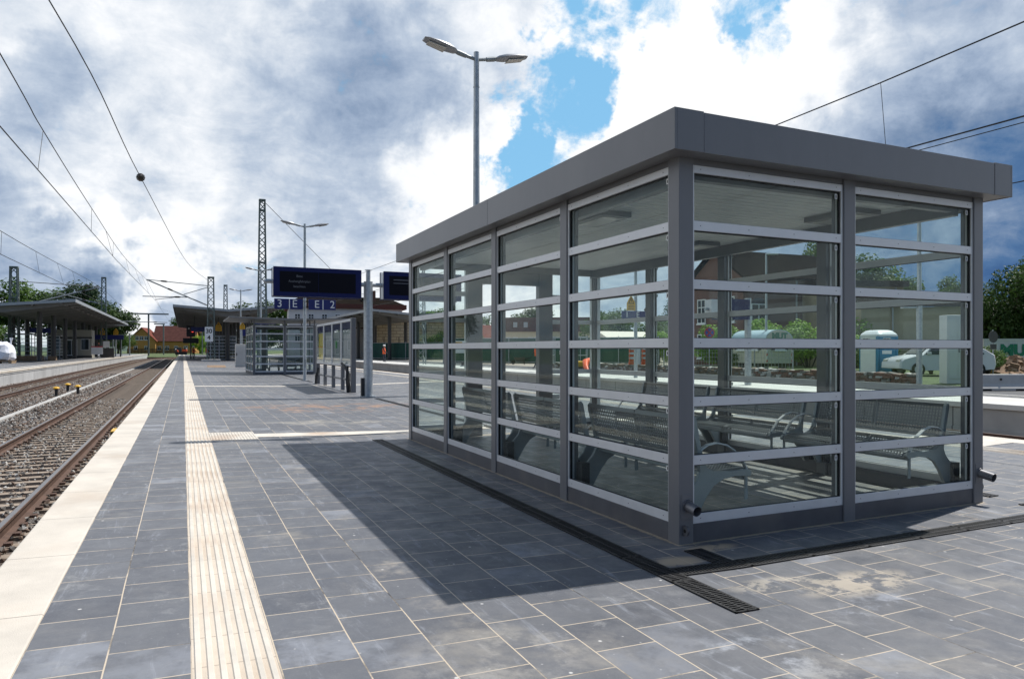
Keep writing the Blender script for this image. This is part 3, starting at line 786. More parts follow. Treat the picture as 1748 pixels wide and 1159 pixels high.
def shelter(loc, nb, label, flat_roof=False, group='glass waiting shelters on the middle platform', detail=True):
    T = thing('waiting_shelter', label, 'shelter', loc, 0, group)
    W = 3.2; pw = .12; bay = 1.54; Lg = nb*bay + pw
    bv = .006 if detail else 0
    def post(x0, x1, y0, y1):
        m = MB().box(x0, x1, y0, y1, -.08, 2.60); m.build('post', 'dark_paint', T, bevel=bv)
    ys = [i*bay for i in range(nb+1)]
    for y in ys:
        post(0, pw, y, y+pw); post(W-pw, W, y, y+pw)
    post(W/2-pw/2, W/2+pw/2, 0, pw)
    # back wall with its way in: two broad posts
    post(.88, 1.12, Lg-pw, Lg); post(W-1.12, W-.88, Lg-pw, Lg)
    pl = MB()
    for i in range(nb):
        for x0, x1 in ((.012, .10), (W-.10, W-.012)): pl.box(x0, x1, ys[i]+pw, ys[i+1], -.08, .125)
    for a, b in ((pw, W/2-pw/2), (W/2+pw/2, W-pw)): pl.box(a, b, .012, .10, -.08, .125)
    for a, b in ((pw, .88), (W-.88, W-pw)): pl.box(a, b, Lg-.10, Lg-.012, -.08, .125)
    pl.build('plinth', 'dark_plinth', T, bevel=bv/2)
    for i in range(nb):
        glass_bay(T, (0, ys[i+1], 0), (0, -1, 0), (-1, 0, 0), bay-pw, detail)
        glass_bay(T, (W, ys[i]+pw, 0), (0, 1, 0), (1, 0, 0), bay-pw, detail and i < 3)
    glass_bay(T, (pw, 0, 0), (1, 0, 0), (0, -1, 0), W/2-1.5*pw, detail)
    glass_bay(T, (W/2+pw/2, 0, 0), (1, 0, 0), (0, -1, 0), W/2-1.5*pw, detail)
    glass_bay(T, (.88, Lg, 0), (-1, 0, 0), (0, 1, 0), .88-pw, False)
    glass_bay(T, (W-pw, Lg, 0), (-1, 0, 0), (0, 1, 0), .88-pw, False)
    # head beams above the glass
    hb = MB()
    for x0, x1 in ((.015, .105), (W-.105, W-.015)):
        for i in range(nb): hb.box(x0, x1, ys[i]+pw, ys[i+1], 2.550, 2.60)
    for y0, y1 in ((.015, .105), (Lg-.105, Lg-.015)):
        xs = (pw, W/2-pw/2, W/2+pw/2, W-pw) if y0 < 1 else (pw, .88, 1.12, W-1.12, W-.88, W-pw)
        for a, b in zip(xs[::2], xs[1::2]): hb.box(a, b, y0, y1, 2.550, 2.60)
    if not flat_roof:
        hb.box(1.12, W-1.12, Lg-.105, Lg-.015, 2.3, 2.548)
    # inner edge beams hanging at the ceiling
    hb.box(.13, .20, .13, Lg-.13, 2.45, 2.60).box(W-.20, W-.13, .13, Lg-.13, 2.45, 2.60).box(.20, W-.20, .13, .19, 2.48, 2.60).box(.20, W-.20, Lg-.19, Lg-.13, 2.48, 2.60)
    hb.build('head_beam', 'dark_paint', T, bevel=bv/2)
    if flat_roof:
        rf = MB()
        rf.prism([(-1.2, -.75, 2.92), (W/2, -.75, 2.84), (W+1.6, -.75, 2.92), (W+1.6, -.75, 2.99), (W/2, -.75, 2.93), (-1.2, -.75, 2.99)],
                 [(-1.2, Lg+.5, 2.92), (W/2, Lg+.5, 2.84), (W+1.6, Lg+.5, 2.92), (W+1.6, Lg+.5, 2.99), (W/2, Lg+.5, 2.93), (-1.2, Lg+.5, 2.99)])
        r = rf.build('roof', 'canopy_metal', T, bevel=.008)
        c = MB()
        for y in ys:
            c.box(.03, .09, y+.03, y+.09, 2.60, 2.91).box(W-.09, W-.03, y+.03, y+.09, 2.60, 2.91)
        c.box(W/2-.04, W/2+.04, .02, .10, 2.60, 2.84)
        c.build('roof_bracket', 'dark_paint', T)
        return T
    # roof: flat deck with a deep sheet-metal fascia in pieces, soffit, ribbed white ceiling
    o = .15; z0, z1 = 2.583, 2.852; t = .02
    fa = MB()
    def piece(x0, x1, y0, y1, dz=0): fa.box(x0, x1, y0, y1, z0, z1+dz)
    f0, f1 = -o, W+o; g0, g1 = -o, Lg+o
    # long sides in two lengths, with the seam a hairline apart
    for x0, x1 in ((f0, f0+t), (f1-t, f1)):
        ya = g0; yb = g0 + (g1-g0)*.47
        piece(x0, x1, ya, yb-.0015); piece(x0, x1, yb+.0015, g1)
    piece(f0+t, f0+.235, g0, g0+t, 0); piece(f0+.238, f1-.238, g0+.003, g0+t+.003, -.005); piece(f1-.235, f1-t, g0, g0+t, 0)
    piece(f0+t, f1-t, g1-t, g1)
    rim = fa.build('fascia', 'dark_paint', T, bevel=.003)
    so_ = MB()
    so_.box(f0+t, -.0, g0+t+.008, g1-t, z0+.004, z0+.012).box(W, f1-t, g0+t+.008, g1-t, z0+.004, z0+.012)
    so_.box(0, W, g0+t+.008, 0, z0+.004, z0+.012).box(0, W, Lg, g1-t, z0+.004, z0+.012)
    so_.build('soffit', 'dark_paint', T)
    dk = MB().box(f0+t, f1-t, g0+t+.008, g1-t, z1-.06, z1-.02)
    dk.build('roof_deck', 'dark_plinth', T)
    ce = MB(); y = .19; pitch = .105
    # ribbed ceiling panels in lanes
    for x0, x1 in ((.202, 1.17), (1.178, 2.02), (2.028, W-.202)):
        yy = .192
        while yy < Lg-.30:
            ce.prism([(x0, yy, 2.575), (x0, yy+pitch-.018, 2.575), (x0, yy+pitch-.010, 2.590), (x0, yy+pitch-.001, 2.590), (x0, yy+pitch-.001, 2.61), (x0, yy, 2.61)],
                     [(x1, yy, 2.575), (x1, yy+pitch-.018, 2.575), (x1, yy+pitch-.010, 2.590), (x1, yy+pitch-.001, 2.590), (x1, yy+pitch-.001, 2.61), (x1, yy, 2.61)])
            yy += pitch
    ce.build('ceiling', 'ceiling_white', T)
    for (x, y) in ((2.62, .95), (2.62, 3.1), (.62, 2.0)):
        lb = MB().box(x-.16, x+.16, y-.30, y+.30, 2.525, 2.574)
        l_ = lb.build('ceiling_light', 'dark_paint', T, bevel=.006)
        MB().box(x-.11, x+.11, y-.24, y+.24, 2.520, 2.526).build('lens', 'lens', l_)
    # rain outlets at the front corners and lifting lugs
    for k, x in enumerate((.062, W-.062)):
        sp = MB(); d = Vector((.04, -.97, -.20)).normalized()
        p0 = Vector((x+.01, .004, .255)); p1 = p0 + d*(.10 if k == 0 else .125)
        a = d.cross(Vector((0, 0, 1))).normalized(); b = a.cross(d)
        nn = 20
        def ring(p, r): return [p + (a*math.cos(2*math.pi*i/nn)+b*math.sin(2*math.pi*i/nn))*r for i in range(nn)]
        sp.loft([ring(p0-d*.03, .036), ring(p1, .036), ring(p1, .032), ring(p0-d*.02, .032)], cap=True)
        sp.loft([ring(p0-d*.012, .045), ring(p0+d*.012, .045)])
        sp.build('drain_spout', 'spout_metal', T, smooth=True)
        pk = MB().box(x-.045, x+.045, -.004, 0, .165, .335); pk.build('cover_plate', 'dark_paint', T, bevel=.002)
        lg = MB(); nn = 14; cx = W+.022 if k else .062; 
        if k:
            A = [(W+.0, .03, .09), (W+.0, .03, .16)] + [(W+.02+.035*math.sin(t), .03, .125+.035*math.cos(t)) for t in np.linspace(0, math.pi, 9)]
            lg.prism(A, [(p[0], p[1]+.014, p[2]) for p in A])
            hole = [(W+.022+.013*math.cos(t), .0295, .125+.013*math.sin(t)) for t in np.linspace(0, 2*math.pi, 12, endpoint=False)]
            lg.prism(hole, [(p[0], .0445, p[2]) for p in hole], 1)
        else:
            A = [(.03, -.0, .06), (.03, -.0, .13)] + [(.03, -.02-.035*math.sin(t), .095+.035*math.cos(t)) for t in np.linspace(0, math.pi, 9)]
            lg.prism(A, [(p[0]+.014, p[1], p[2]) for p in A])
            hole = [(.0295, -.022+.013*math.cos(t), .095+.013*math.sin(t)) for t in np.linspace(0, 2*math.pi, 12, endpoint=False)]
            lg.prism(hole, [(.0445, p[1], p[2]) for p in hole], 1)
        lg.build('lifting_lug', ['dark_plinth', 'pit_shade'], T)  # hole is a solid plug, its shade painted black
    # crumbs of mortar at the foot
    return T
SX, SYY = 3.0, 3.86
S1 = shelter((SX, SYY, 0), 4, 'large grey framed glass waiting shelter in the foreground with deep flat roof fascia', group=None)

# ------------------------------------------------------------------ mesh benches bolted to the long walls
def make_bench(label, group):
    """local axes: y along the wall, x away from the wall, z up; 1.40 m long"""
    T = thing('mesh_bench', label, 'bench', (0, 0, 0), 0, group)
    Lb = 1.40
    back = [(.070, .835), (.062, .815), (.072, .78), (.090, .70), (.112, .62), (.132, .555)]
    seat = [(.150, .505), (.180, .468), (.24, .448), (.33, .440), (.43, .446), (.50, .452), (.555, .446), (.585, .42), (.590, .395)]
    def panel(prof, y0, y1, name, par):
        m = MB(); rim = .022
        P2 = [Vector((x, 0, z)) for x, z in prof]
        # resample by arc length
        ds = [0]
        for i in range(1, len(P2)): ds.append(ds[-1] + (P2[i]-P2[i-1]).length)
        def at(s):
            s = min(max(s, 0), ds[-1])
            for i in range(1, len(ds)):
                if s <= ds[i] + 1e-9:
                    t = (s-ds[i-1])/(ds[i]-ds[i-1]); return P2[i-1].lerp(P2[i], t)
        def nrm(s):
            a, b = at(s-.004), at(s+.004); t = (b-a).normalized(); return Vector((-t.z, 0, t.x))
        Ltot = ds[-1]
        def ribbon(y0_, y1_, s0, s1, n, th=.0035):
            rings = []
            for i in range(n+1):
                s = s0 + (s1-s0)*i/n; p = at(s); q = nrm(s)*th
                rings.append([(p.x+q.x, y0_, p.z+q.z), (p.x+q.x, y1_, p.z+q.z), (p.x-q.x, y1_, p.z-q.z), (p.x-q.x, y0_, p.z-q.z)])
            m.loft(rings)
        nseg = 10
        ribbon(y0, y0+rim, 0, Ltot, nseg, .005); ribbon(y1-rim, y1, 0, Ltot, nseg, .005)
        sp = .0275; wd = .0095
        n = int((y1-y0-2*rim)/sp); st = (y1-y0-2*rim)/n
        for k in range(1, n):
            yy = y0+rim+st*k; ribbon(yy-wd/2, yy+wd/2, 0, Ltot, nseg, .0025)
        n2 = int(Ltot/sp); st2 = Ltot/n2
        for k in range(1, n2):
            s = st2*k; ribbon(y0+rim, y1-rim, s-wd/2, s+wd/2, 1, .003)
        ribbon(y0+rim, y1-rim, 0, .03, 1, .006); ribbon(y0+rim, y1-rim, Ltot-.02, Ltot, 1, .006)
        return m.build(name, 'bench_mesh', par)
    for y0, y1 in ((.035, .695), (.705, 1.365)):
        panel(back, y0, y1, 'backrest', T); panel(seat, y0, y1, 'seat', T)
    # S-shaped end plates = legs
    outl = [(.0, .13), (.0, .30), (.045, .335), (.10, .39), (.128, .45), (.118, .54), (.090, .66), (.060, .775), (.055, .825), (.075, .845), (.098, .82), (.118, .72), (.146, .60), (.165, .52), (.195, .475), (.26, .447), (.40, .44), (.53, .446), (.575, .44), (.597, .415), (.585, .392), (.54, .395), (.44, .400), (.33, .385), (.25, .345), (.185, .27), (.135, .19), (.10, .13)]
    for y in (.0, 1.37):
        MB().prism([(x, y, z) for x, z in outl], [(x, y+.03, z) for x, z in outl]).build('leg', 'steel_bench', T, bevel=.004)
        br = MB().box(-.038, .045, y-.03, y+.06, .14, .33)
        for zz in (.18, .29):
            br.tube([(.045, y+.045, zz), (.056, y+.045, zz)], .012, 6)
        br.build('wall_bracket', 'black_bracket', T, bevel=.01)
        ar = MB()
        pts = [(.135, y+.015, .60), (.20, y+.015, .635), (.28, y+.015, .645), (.37, y+.015, .625), (.46, y+.015, .57), (.53, y+.015, .49), (.553, y+.015, .44)]
        for i in range(len(pts)-1): ar.bar(pts[i], pts[i+1], .030, .009, up=(0, 1, 0)) if False else ar.bar(pts[i], pts[i+1], .032, .010)
        ar.build('armrest', 'aluminium_bright', T, smooth=False, bevel=.002)
        st = MB().tube([(.553, y+.015, .46), (.553, y+.015, .30)], [.013, .012], 10)
        st.box(.538, .568, y+.011, y+.019, .225, .305)
        st.build('armrest_tip', 'steel_bench', T)
    MB().box(.53, .56, .03, 1.37, .372, .398).build('front_rail', 'steel_bench', T, bevel=.003)
    MB().box(.15, .18, .03, 1.37, .425, .452).build('rear_rail', 'steel_bench', T, bevel=.003)
    return T
GB = 'mesh benches bolted inside the glass shelter'
b0 = make_bench('perforated steel bench on the right glass wall, nearest the corner rain spout', GB)
# right wall: faces -x ; left wall: faces +x
XR, XL = SX+3.2-.13, SX+.13
b0.location = (XR, SYY+.12+1.45, 0); b0.rotation_euler = (0, 0, R(180))
names = {('r', 1): 'perforated steel bench in the middle of the right glass wall row', ('r', 2): 'perforated steel bench at the far end of the right glass wall row',
         ('l', 0): 'perforated steel bench against the left glass wall, behind the corner post with the spout', ('l', 1): 'perforated steel bench in the middle of the left glass wall row',
         ('l', 2): 'perforated steel bench on the left glass wall, farthest from the camera in its row'}
for k in (1, 2): dup(b0, (XR, SYY+.12+1.45+k*1.54, 0), R(180), names[('r', k)])
for k in (0, 1, 2): dup(b0, (XL, SYY+.10+k*1.54, 0), 0, names[('l', k)])

# ------------------------------------------------------------------ slot drains in the paving
def drain(label, a, b, w=.15):
    """cast-iron grating between two ground points"""
    a, b = Vector(a), Vector(b); d = (b-a); Ln = d.length; d.normalize(); s = Vector((-d.y, d.x))
    T = thing('slot_drain', label, 'drain', (a.x, a.y, 0))
    def pt(u, v, z): 
        q = d*u + s*v; x = a.x+q.x
        return (q.x, q.y, zc(x)+z)
    ch = MB(); nseg = max(1, int(Ln/1.0))
    us = [Ln*i/nseg for i in range(nseg+1)]
    us = sorted(us + [q-a.x for q in (XC-1.65, XC+1.65) if a.x < q < b.x])
    for u0, u1 in zip(us[:-1], us[1:]):
        ch.add([pt(u0, -w/2, .0016), pt(u1, -w/2, .0016), pt(u1, w/2, .0016), pt(u0, w/2, .0016)], [(0, 1, 2, 3)])
    ch.build('channel_shade', 'pit_shade', T)  # flat black sheet on the paving, painting the shade below the grating
    g = MB()
    def seg(u0, u1, v0, v1, z0=.0025, z1=.008):
        A = [pt(u0, v0, z0), pt(u0, v1, z0), pt(u0, v1, z1), pt(u0, v0, z1)]; B = [pt(u1, v0, z0), pt(u1, v1, z0), pt(u1, v1, z1), pt(u1, v0, z1)]
        g.prism(A, B)
    for v0, v1 in ((-w/2, -w/2+.016), (-.006, .006), (w/2-.016, w/2)):
        for u0, u1 in zip(us[:-1], us[1:]): seg(u0, u1, v0, v1)
    n = int(Ln/.024)
    for i in range(n+1):
        u = Ln*i/n
        if i % 21 == 0: seg(max(0, u-.012), min(Ln, u+.012), -w/2, w/2)
        else:
            seg(max(0, u-.006), min(Ln, u+.006), -w/2+.016, -.006); 
            u2 = min(Ln-.007, u+.012); seg(u2-.006, u2+.006, .006, w/2-.016)
    g.build('grating', 'cast_iron', T)
    return T
drain('long black slot drain in the paving along the left glass wall', (2.525, 2.71), (2.525, 10.1))
drain('black slot drain across the paving before the front glass wall', (2.60, 3.36), (8.6, 3.36), .14)
drain('short black slot drain running out from the corner post', (3.0, 3.435), (3.0, 3.72), .14)
drain('slot drain down the middle of the platform behind the big shelter', (4.68, 10.6), (4.68, 18.8), .14)
drain('slot drain far down the middle of the platform before the second shelter', (4.68, 29.5), (4.68, 39.3), .14)
drain('black slot drain beside the right rain spout', (6.36, 3.62), (9.0, 3.62), .10)
drain('black slot drain along the right glass wall', (6.5, 3.95), (6.5, 10.3), .12)

# ------------------------------------------------------------------ street lamps with two heads
def make_lamp(label, loc, group):
    T = thing('lamp_post', label, 'street lamp', loc, 0, group)
    h = 6.56
    m = MB().tube([(0, 0, 0), (0, 0, 3.2), (0, 0, 5.9), (0, 0, h)], [.072, .062, .050, .048], 14)
    m.tube([(0, 0, h-.62), (0, 0, h-.60)], .056, 14)
    m.tube([(0, 0, 0), (0, 0, .02)], .13, 14)
    m.build('pole', 'galvanised', T, smooth=True)
    dr = MB().box(-.035, .035, -.072, -.058, .55, .90); dr.build('service_door', 'galvanised_dull', T)
    for s in (-1, 1):
        a = MB().tube([(0, 0, h-.13), (s*.16, 0, h-.10), (s*.22, 0, h-.085)], .030, 10)
        a.tube([(s*.19, 0, h-.095), (s*.33, 0, h-.065), (s*.40, 0, h-.045)], [.040, .044, .036], 10)
        a.build('arm', 'galvanised_dull', T, smooth=True)
        # head: a flat, tapering shell
        hd = MB(); rings = []
        for t, w, zu, zl in ((0, .05, .02, -.03), (.05, .10, .045, -.045), (.18, .135, .065, -.05), (.36, .145, .055, -.045), (.52, .125, .030, -.035), (.60, .085, .0, -.028)):
            x = s*(.37+t); zz = h-.05+t*.20
            rings.append([(x, w*math.cos(q), zz + (zu if math.sin(q) >= 0 else -zl)*math.sin(q)) for q in np.linspace(0, 2*math.pi, 16, endpoint=False)])
        hd.loft(rings)
        hd_ = hd.build('lamp_head', 'lamp_grey', T, smooth=True)
        ln = MB(); p0, p1 = .22, .53
        def q(t, y): return (s*(.37+t), y, h-.05+t*.20-.052+ (t-.2)*.03)
        ln.prism([q(p0, -.105), q(p1, -.085), q(p1, .085), q(p0, .105)], [tuple(np.array(q(a_, b_))-np.array((0, 0, .010))) for a_, b_ in ((p0, -.105), (p1, -.085), (p1, .085), (p0, .105))])
        ln.build('lens', 'lens', hd_)
    return T
GL = 'two-headed lamp posts along the middle platform'
l0 = make_lamp('galvanised two-headed lamp post rising behind the big glass shelter', (4.51, 11.25, zc(4.5)), GL)
l0.scale = (1, 1, 1)
dup(l0, (4.62, 30.8, zc(4.62)), 0, 'two-headed lamp post carrying the blue track number signs 3 and 2')
dup(l0, (4.60, 49.2, zc(4.6)), 0, 'two-headed lamp post right beside the tall green lattice mast')
dup(l0, (4.58, 66.9, zc(4.6)), 0, 'two-headed lamp post rising behind the pale concrete cabinet')

l0.scale = (.96, .96, .965)

# ------------------------------------------------------------------ blue track signs on the second lamp post
def track_sign(label, x0, x1, y, z0, z1, bits, cat='sign', yd=.03):
    T = thing('track_sign', label, cat, ((x0+x1)/2, y, z0))
    w = x1-x0
    MB().box(-w/2, w/2, -yd, yd, 0, z1-z0).build('panel', 'blue_sign', T, bevel=.004)
    for b, x, sz in bits:
        if b == '|': MB().box(x-.018, x+.018, -yd-.006, -yd-.001, 0.01, z1-z0-.01).build('divider', 'sign_white', T)
        else: text(b, sz, (x, -yd-.006, (z1-z0)/2), (1, 0, 0), (0, 0, 1), 'sign_white', T)
    return T
t = track_sign('blue track sign reading 3 E hanging left of the lamp pole', 3.39, 4.53, 30.72, 2.975, 3.405, (('3', -.36, .44), ('|', 0.03, 0), ('E', .24, .44)))
MB().box(.57, 1.16, -.02, .02, .08, .12).box(.57, 1.16, -.02, .02, .32, .36).build('bracket', 'galvanised_dull', t)
t = track_sign('blue track sign reading E 2 hanging right of the lamp pole', 4.76, 5.88, 30.72, 2.975, 3.405, (('E', -.22, .44), ('|', 0.03, 0), ('2', .42, .44)))
MB().box(-.66, -.56, -.02, .02, .08, .12).box(-.66, -.56, -.02, .02, .32, .36).build('bracket', 'galvanised_dull', t)

# ------------------------------------------------------------------ train indicator on its post
T = thing('indicator_post', 'thick galvanised post carrying two dark blue train indicator boards', 'indicator post', (4.67, 19.72, zc(4.67)))
m = MB().tube([(0, 0, 0), (0, 0, 3.19)], .125, 20); m.tube([(0, 0, 0), (0, 0, .02)], .22, 20)
m.tube([(0, 0, 3.19), (0, 0, 3.50)], [.062, .062], 16); m.tube([(0, 0, 3.50), (0, 0, 3.515)], .095, 16)
m.build('post', 'galvanised', T, smooth=True)
MB().tube([(-2.75, 0, 3.10), (.55, 0, 3.10)], .058, 14).build('arm', 'galvanised', T, smooth=True)
MB().box(-.20, -.135, -.06, .06, 0, .52).build('cable_cover', 'black_bracket', T, bevel=.01)
def display(x0, x1, z0, z1, lines):
    w = x1-x0; cx = (x0+x1)/2
    D = MB().box(x0+.01, x1-.01, -.17, .17, z0+.02, z1-.02).build('indicator_case', 'aluminium_bright', T, bevel=.006)
    for y0, y1 in ((-.225, -.17), (.17, .225)):
        MB().box(x0, x1, y0, y1, z0, z1).build('front', 'blue_case', D, bevel=.006)
    mx = (x0+x1)/2
    for a, b in ((x0+.16, mx-.005), (mx+.005, x1-.16)):
        MB().box(a, b, -.229, -.2255, z0+.12, z1-.12).build('screen', 'screen_black', D)
    for s_, x, z, sz, al in lines: text(s_, sz, (x, -.232, z), (1, 0, 0), (0, 0, 1), 'screen_text', D, align=al)
    return D
display(-2.54, -.235, 2.70, 3.475, (('Bitte', -1.88, 3.235, .085, 'CENTER'), ('Aushangfahrplan', -1.88, 3.10, .085, 'CENTER'), ('beachten', -1.88, 2.965, .085, 'CENTER')))
D2 = display(.38, 2.68, 2.70, 3.475, ())
MB().box(.66, 1.1, -.231, -.2295, 3.235, 3.255).box(.66, 1.35, -.231, -.2295, 3.145, 3.16).build('text_line', 'screen_text', D2)

# ------------------------------------------------------------------ timetable case
T = thing('timetable_case', 'row of glazed timetable cases on grey posts behind the indicator post', 'notice board', (4.70, 21.7, zc(4.7)))
ys = [.0, 1.66, 3.24, 4.82, 6.40]
MB().box(-.07, .07, 0, .16, 0, 2.27).build('post', 'dark_paint', T, bevel=.008)
for y in ys[1:-1]:
    MB().box(-.055, .055, y-.06, y+.06, 0, .78).build('post', 'dark_paint', T, bevel=.006)
MB().box(-.07, .07, ys[-1]-.10, ys[-1]+.06, 0, 2.27).build('post', 'dark_paint', T, bevel=.008)
MB().box(-.02, .02, .16, ys[1]-.06, .33, .39).box(-.02, .02, ys[1]+.06, ys[2]-.06, .33, .39).box(-.02, .02, ys[2]+.06, ys[3]-.06, .33, .39).box(-.02, .02, ys[3]+.06, ys[4]-.10, .33, .39).build('rail', 'dark_paint', T)
for i in range(4):
    a, b = ys[i]+(.17 if i == 0 else .03), ys[i+1]-(.11 if i == 3 else .03)
    f = MB()
    f.box(-.06, .06, a, b, .78, .85).box(-.06, .06, a, b, 2.17, 2.25).box(-.06, .06, a, a+.06, .85, 2.17).box(-.06, .06, b-.06, b, .85, 2.17)
    c = f.build('case_frame', 'aluminium', T, bevel=.004)
    MB().box(-.005, .005, a+.062, b-.062, .852, 2.168).build('back_panel', 'paper' if i else 'paper', c)
    MB().box(-.050, -.044, a+.061, b-.061, .851, 2.169).build('glass_pane', 'glass_case', c)
    hd = MB().box(-.012, -.006, a+.07, b-.07, 1.93, 2.16); hd.build('header', 'blue_sign', c)
    if i == 1: MB().box(-.010, -.0055, a+.85, a+1.15, 1.35, 1.60).build('poster', 'poster_green', c)
    if i == 3: MB().box(-.010, -.0055, a+.2, b-.2, .95, 1.9).build('poster', 'poster_yellow', c)
    if i in (0, 2):
        pp = MB()
        for k in range(5): pp.box(-.0075, -.0055, a+.16+k*.24, a+.34+k*.24, 1.05, 1.80)
        pp.build('sheet', 'sign_white', c)
def hose(label, pts, r=.045):
    tag(MB().tube(pts, r, 8).build('cable_conduit', 'rubber', smooth=True), label, 'cable')
zz = zc(4.7)
hose('black cable conduit bent out of the paving by the near end of the timetable case', [(4.62, 21.95, zz), (4.60, 21.98, zz+.3), (4.64, 22.1, zz+.55), (4.60, 22.5, zz+.75), (4.58, 22.9, zz+.86)])
hose('second black conduit leaning at the near end post of the timetable case', [(4.55, 21.85, zz), (4.53, 21.9, zz+.4), (4.57, 22.0, zz+.8)], .04)
hose('black cable conduit at the far end of the timetable case', [(4.60, 27.9, zz), (4.62, 27.95, zz+.3), (4.72, 28.0, zz+.6)], .05)

# ------------------------------------------------------------------ second shelter, further along the platform
S2 = shelter((3.3, 39.5, 0), 3, 'second glass shelter with thin overhanging flat roof, farther along the platform', True, group=None, detail=False)
b2 = dup(b0, (3.3+.9, 40.6, 0), R(-90), 'mesh bench standing inside the second, farther glass shelter', 'benches in the farther glass shelter')
b3 = dup(b0, (3.3+2.9, 41.4, 0), R(90), 'mesh bench with dark back at the right in the farther glass shelter', 'benches in the farther glass shelter')

# ------------------------------------------------------------------ lattice masts and overhead line
def lattice(m, h, w0, w1, pitch=.55, leg=.085, lace=.06):
    def cor(z): 
        t = z/h; w = w0+(w1-w0)*t; return [(-w/2, -w/2, z), (w/2, -w/2, z), (w/2, w/2, z), (-w/2, w/2, z)]
    c0, c1 = cor(0), cor(h)
    for a, b in zip(c0, c1): m.bar(a, b, leg)
    z = .1; k = 0
    while z < h-.1:
        z2 = min(z + pitch, h-.02)
        A, B = cor(z), cor(z2)
        for i in range(4):
            j = (i+1) % 4
            if (k+i) % 2: m.bar(A[i], B[j], .02, lace)
            else: m.bar(A[j], B[i], .02, lace)
        if k % 8 == 7:
            for i in range(4): m.bar(B[i], B[(i+1) % 4], lace*1.4)
        z = z2; k += 1
    for i in range(4): m.bar(c1[i], c1[(i+1) % 4], leg*1.3)
def mast(label, loc, h, w0, w1, base=None, group='green lattice masts of the overhead line', **k):
    T = thing('lattice_mast', label, 'mast', loc, 0, group)
    m = MB(); lattice(m, h, w0, w1, **k); m.build('lattice', 'lattice_green', T)
    if base:
        MB().box(-base/2, base/2, -base/2, base/2, -.6, .22).build('foundation', 'concrete', T, bevel=.02)
    return T
M1 = mast('green lattice mast bearing the white 30 4 kilometre plate beside the track', (2.74, 84.6, .02), 9.15, .78, .55, 1.9, leg=.11, lace=.07, pitch=.7)
def arm(par, a, b, r=.045, ins=None, name='cantilever'):
    a, b = Vector(a), Vector(b)
    m = MB().tube([a, b], r, 8)
    o = m.build(name, 'galvanised_dull', par)
    if ins is not None:
        d = (b-a); p = a + d*ins; dn = d.normalized()
        MB().tube([p-dn*.35, p-dn*.2, p, p+dn*.2, p+dn*.35], [.05, .09, .095, .09, .05], 10).build('insulator', 'insulator', o)
    return o
def L(p, base): return tuple(Vector(p)-Vector(base))
B1 = (2.74, 84.6, .02)
tip = (-3.54, 84.8, 8.72)
arm(M1, L((2.45, 84.6, 8.25), B1), L(tip, B1), .045, .72)
arm(M1, L((2.45, 84.6, 6.1), B1), L(tip, B1), .07, .62)
arm(M1, L((2.45, 84.6, 8.1), B1), L((.05, 84.7, 7.25), B1), .04)
arm(M1, L((.35, 84.7, 6.95), B1), L((-3.9, 84.8, 6.95), B1), .05, .22)
arm(M1, L((-.9, 84.8, 6.9), B1), L((-2.75, 84.8, 6.62), B1), .035, None, 'registration_arm')
pl = MB().box(-.62, .20, -.46, -.43, 2.15, 3.75); p_ = pl.build('kilometre_plate', 'sign_white', M1)
text('30', .66, (-.21, -.47, 3.28), (1, 0, 0), (0, 0, 1), 'black_print', p_, bold=.012)
text('4', .66, (-.21, -.47, 2.58), (1, 0, 0), (0, 0, 1), 'black_print', p_, bold=.012)
M2 = mast('tallest green lattice mast, tapering, behind the second glass shelter', (4.95, 52.0, zc(4.95)), 11.6, .62, .34, leg=.075, lace=.06, pitch=.45)
M3 = mast('thin distant lattice mast rising above the middle canopy roof', (6.45, 129.1, 0), 12.1, .8, .45, leg=.12, lace=.08, pitch=.9)
M4 = mast('green lattice mast by the white bulk bag on the left platform', (-17.85, 99.6, .06), 10.8, 1.0, .66, 2.2, leg=.15, lace=.09, pitch=.9)
B4 = (-17.85, 99.6, .06)
arm(M4, L((-17.4, 99.5, 9.25), B4), L((-9.2, 99.6, 8.9), B4), .05, .84)
arm(M4, L((-17.4, 99.5, 6.3), B4), L((-9.2, 99.6, 8.9), B4), .085, .8)
M5 = mast('distant lattice mast in front of the big dark trees on the left', (-11.7, 133.0, .06), 12.9, .8, .55, leg=.13, lace=.08, pitch=.9)
B5 = (-11.7, 133.0, .06)
arm(M5, L((-12.0, 133, 8.6), B5), L((-19.0, 133, 10.6), B5), .06, .35)
arm(M5, L((-12.0, 133, 8.9), B5), L((-17.5, 133, 9.5), B5), .05)
arm(M5, L((-11.5, 133, 6.0), B5), L((-2.4, 133, 5.85), B5), .06, .8)
arm(M5, L((-11.5, 133, 5.3), B5), L((-6.8, 133, 5.25), B5), .06, .8)

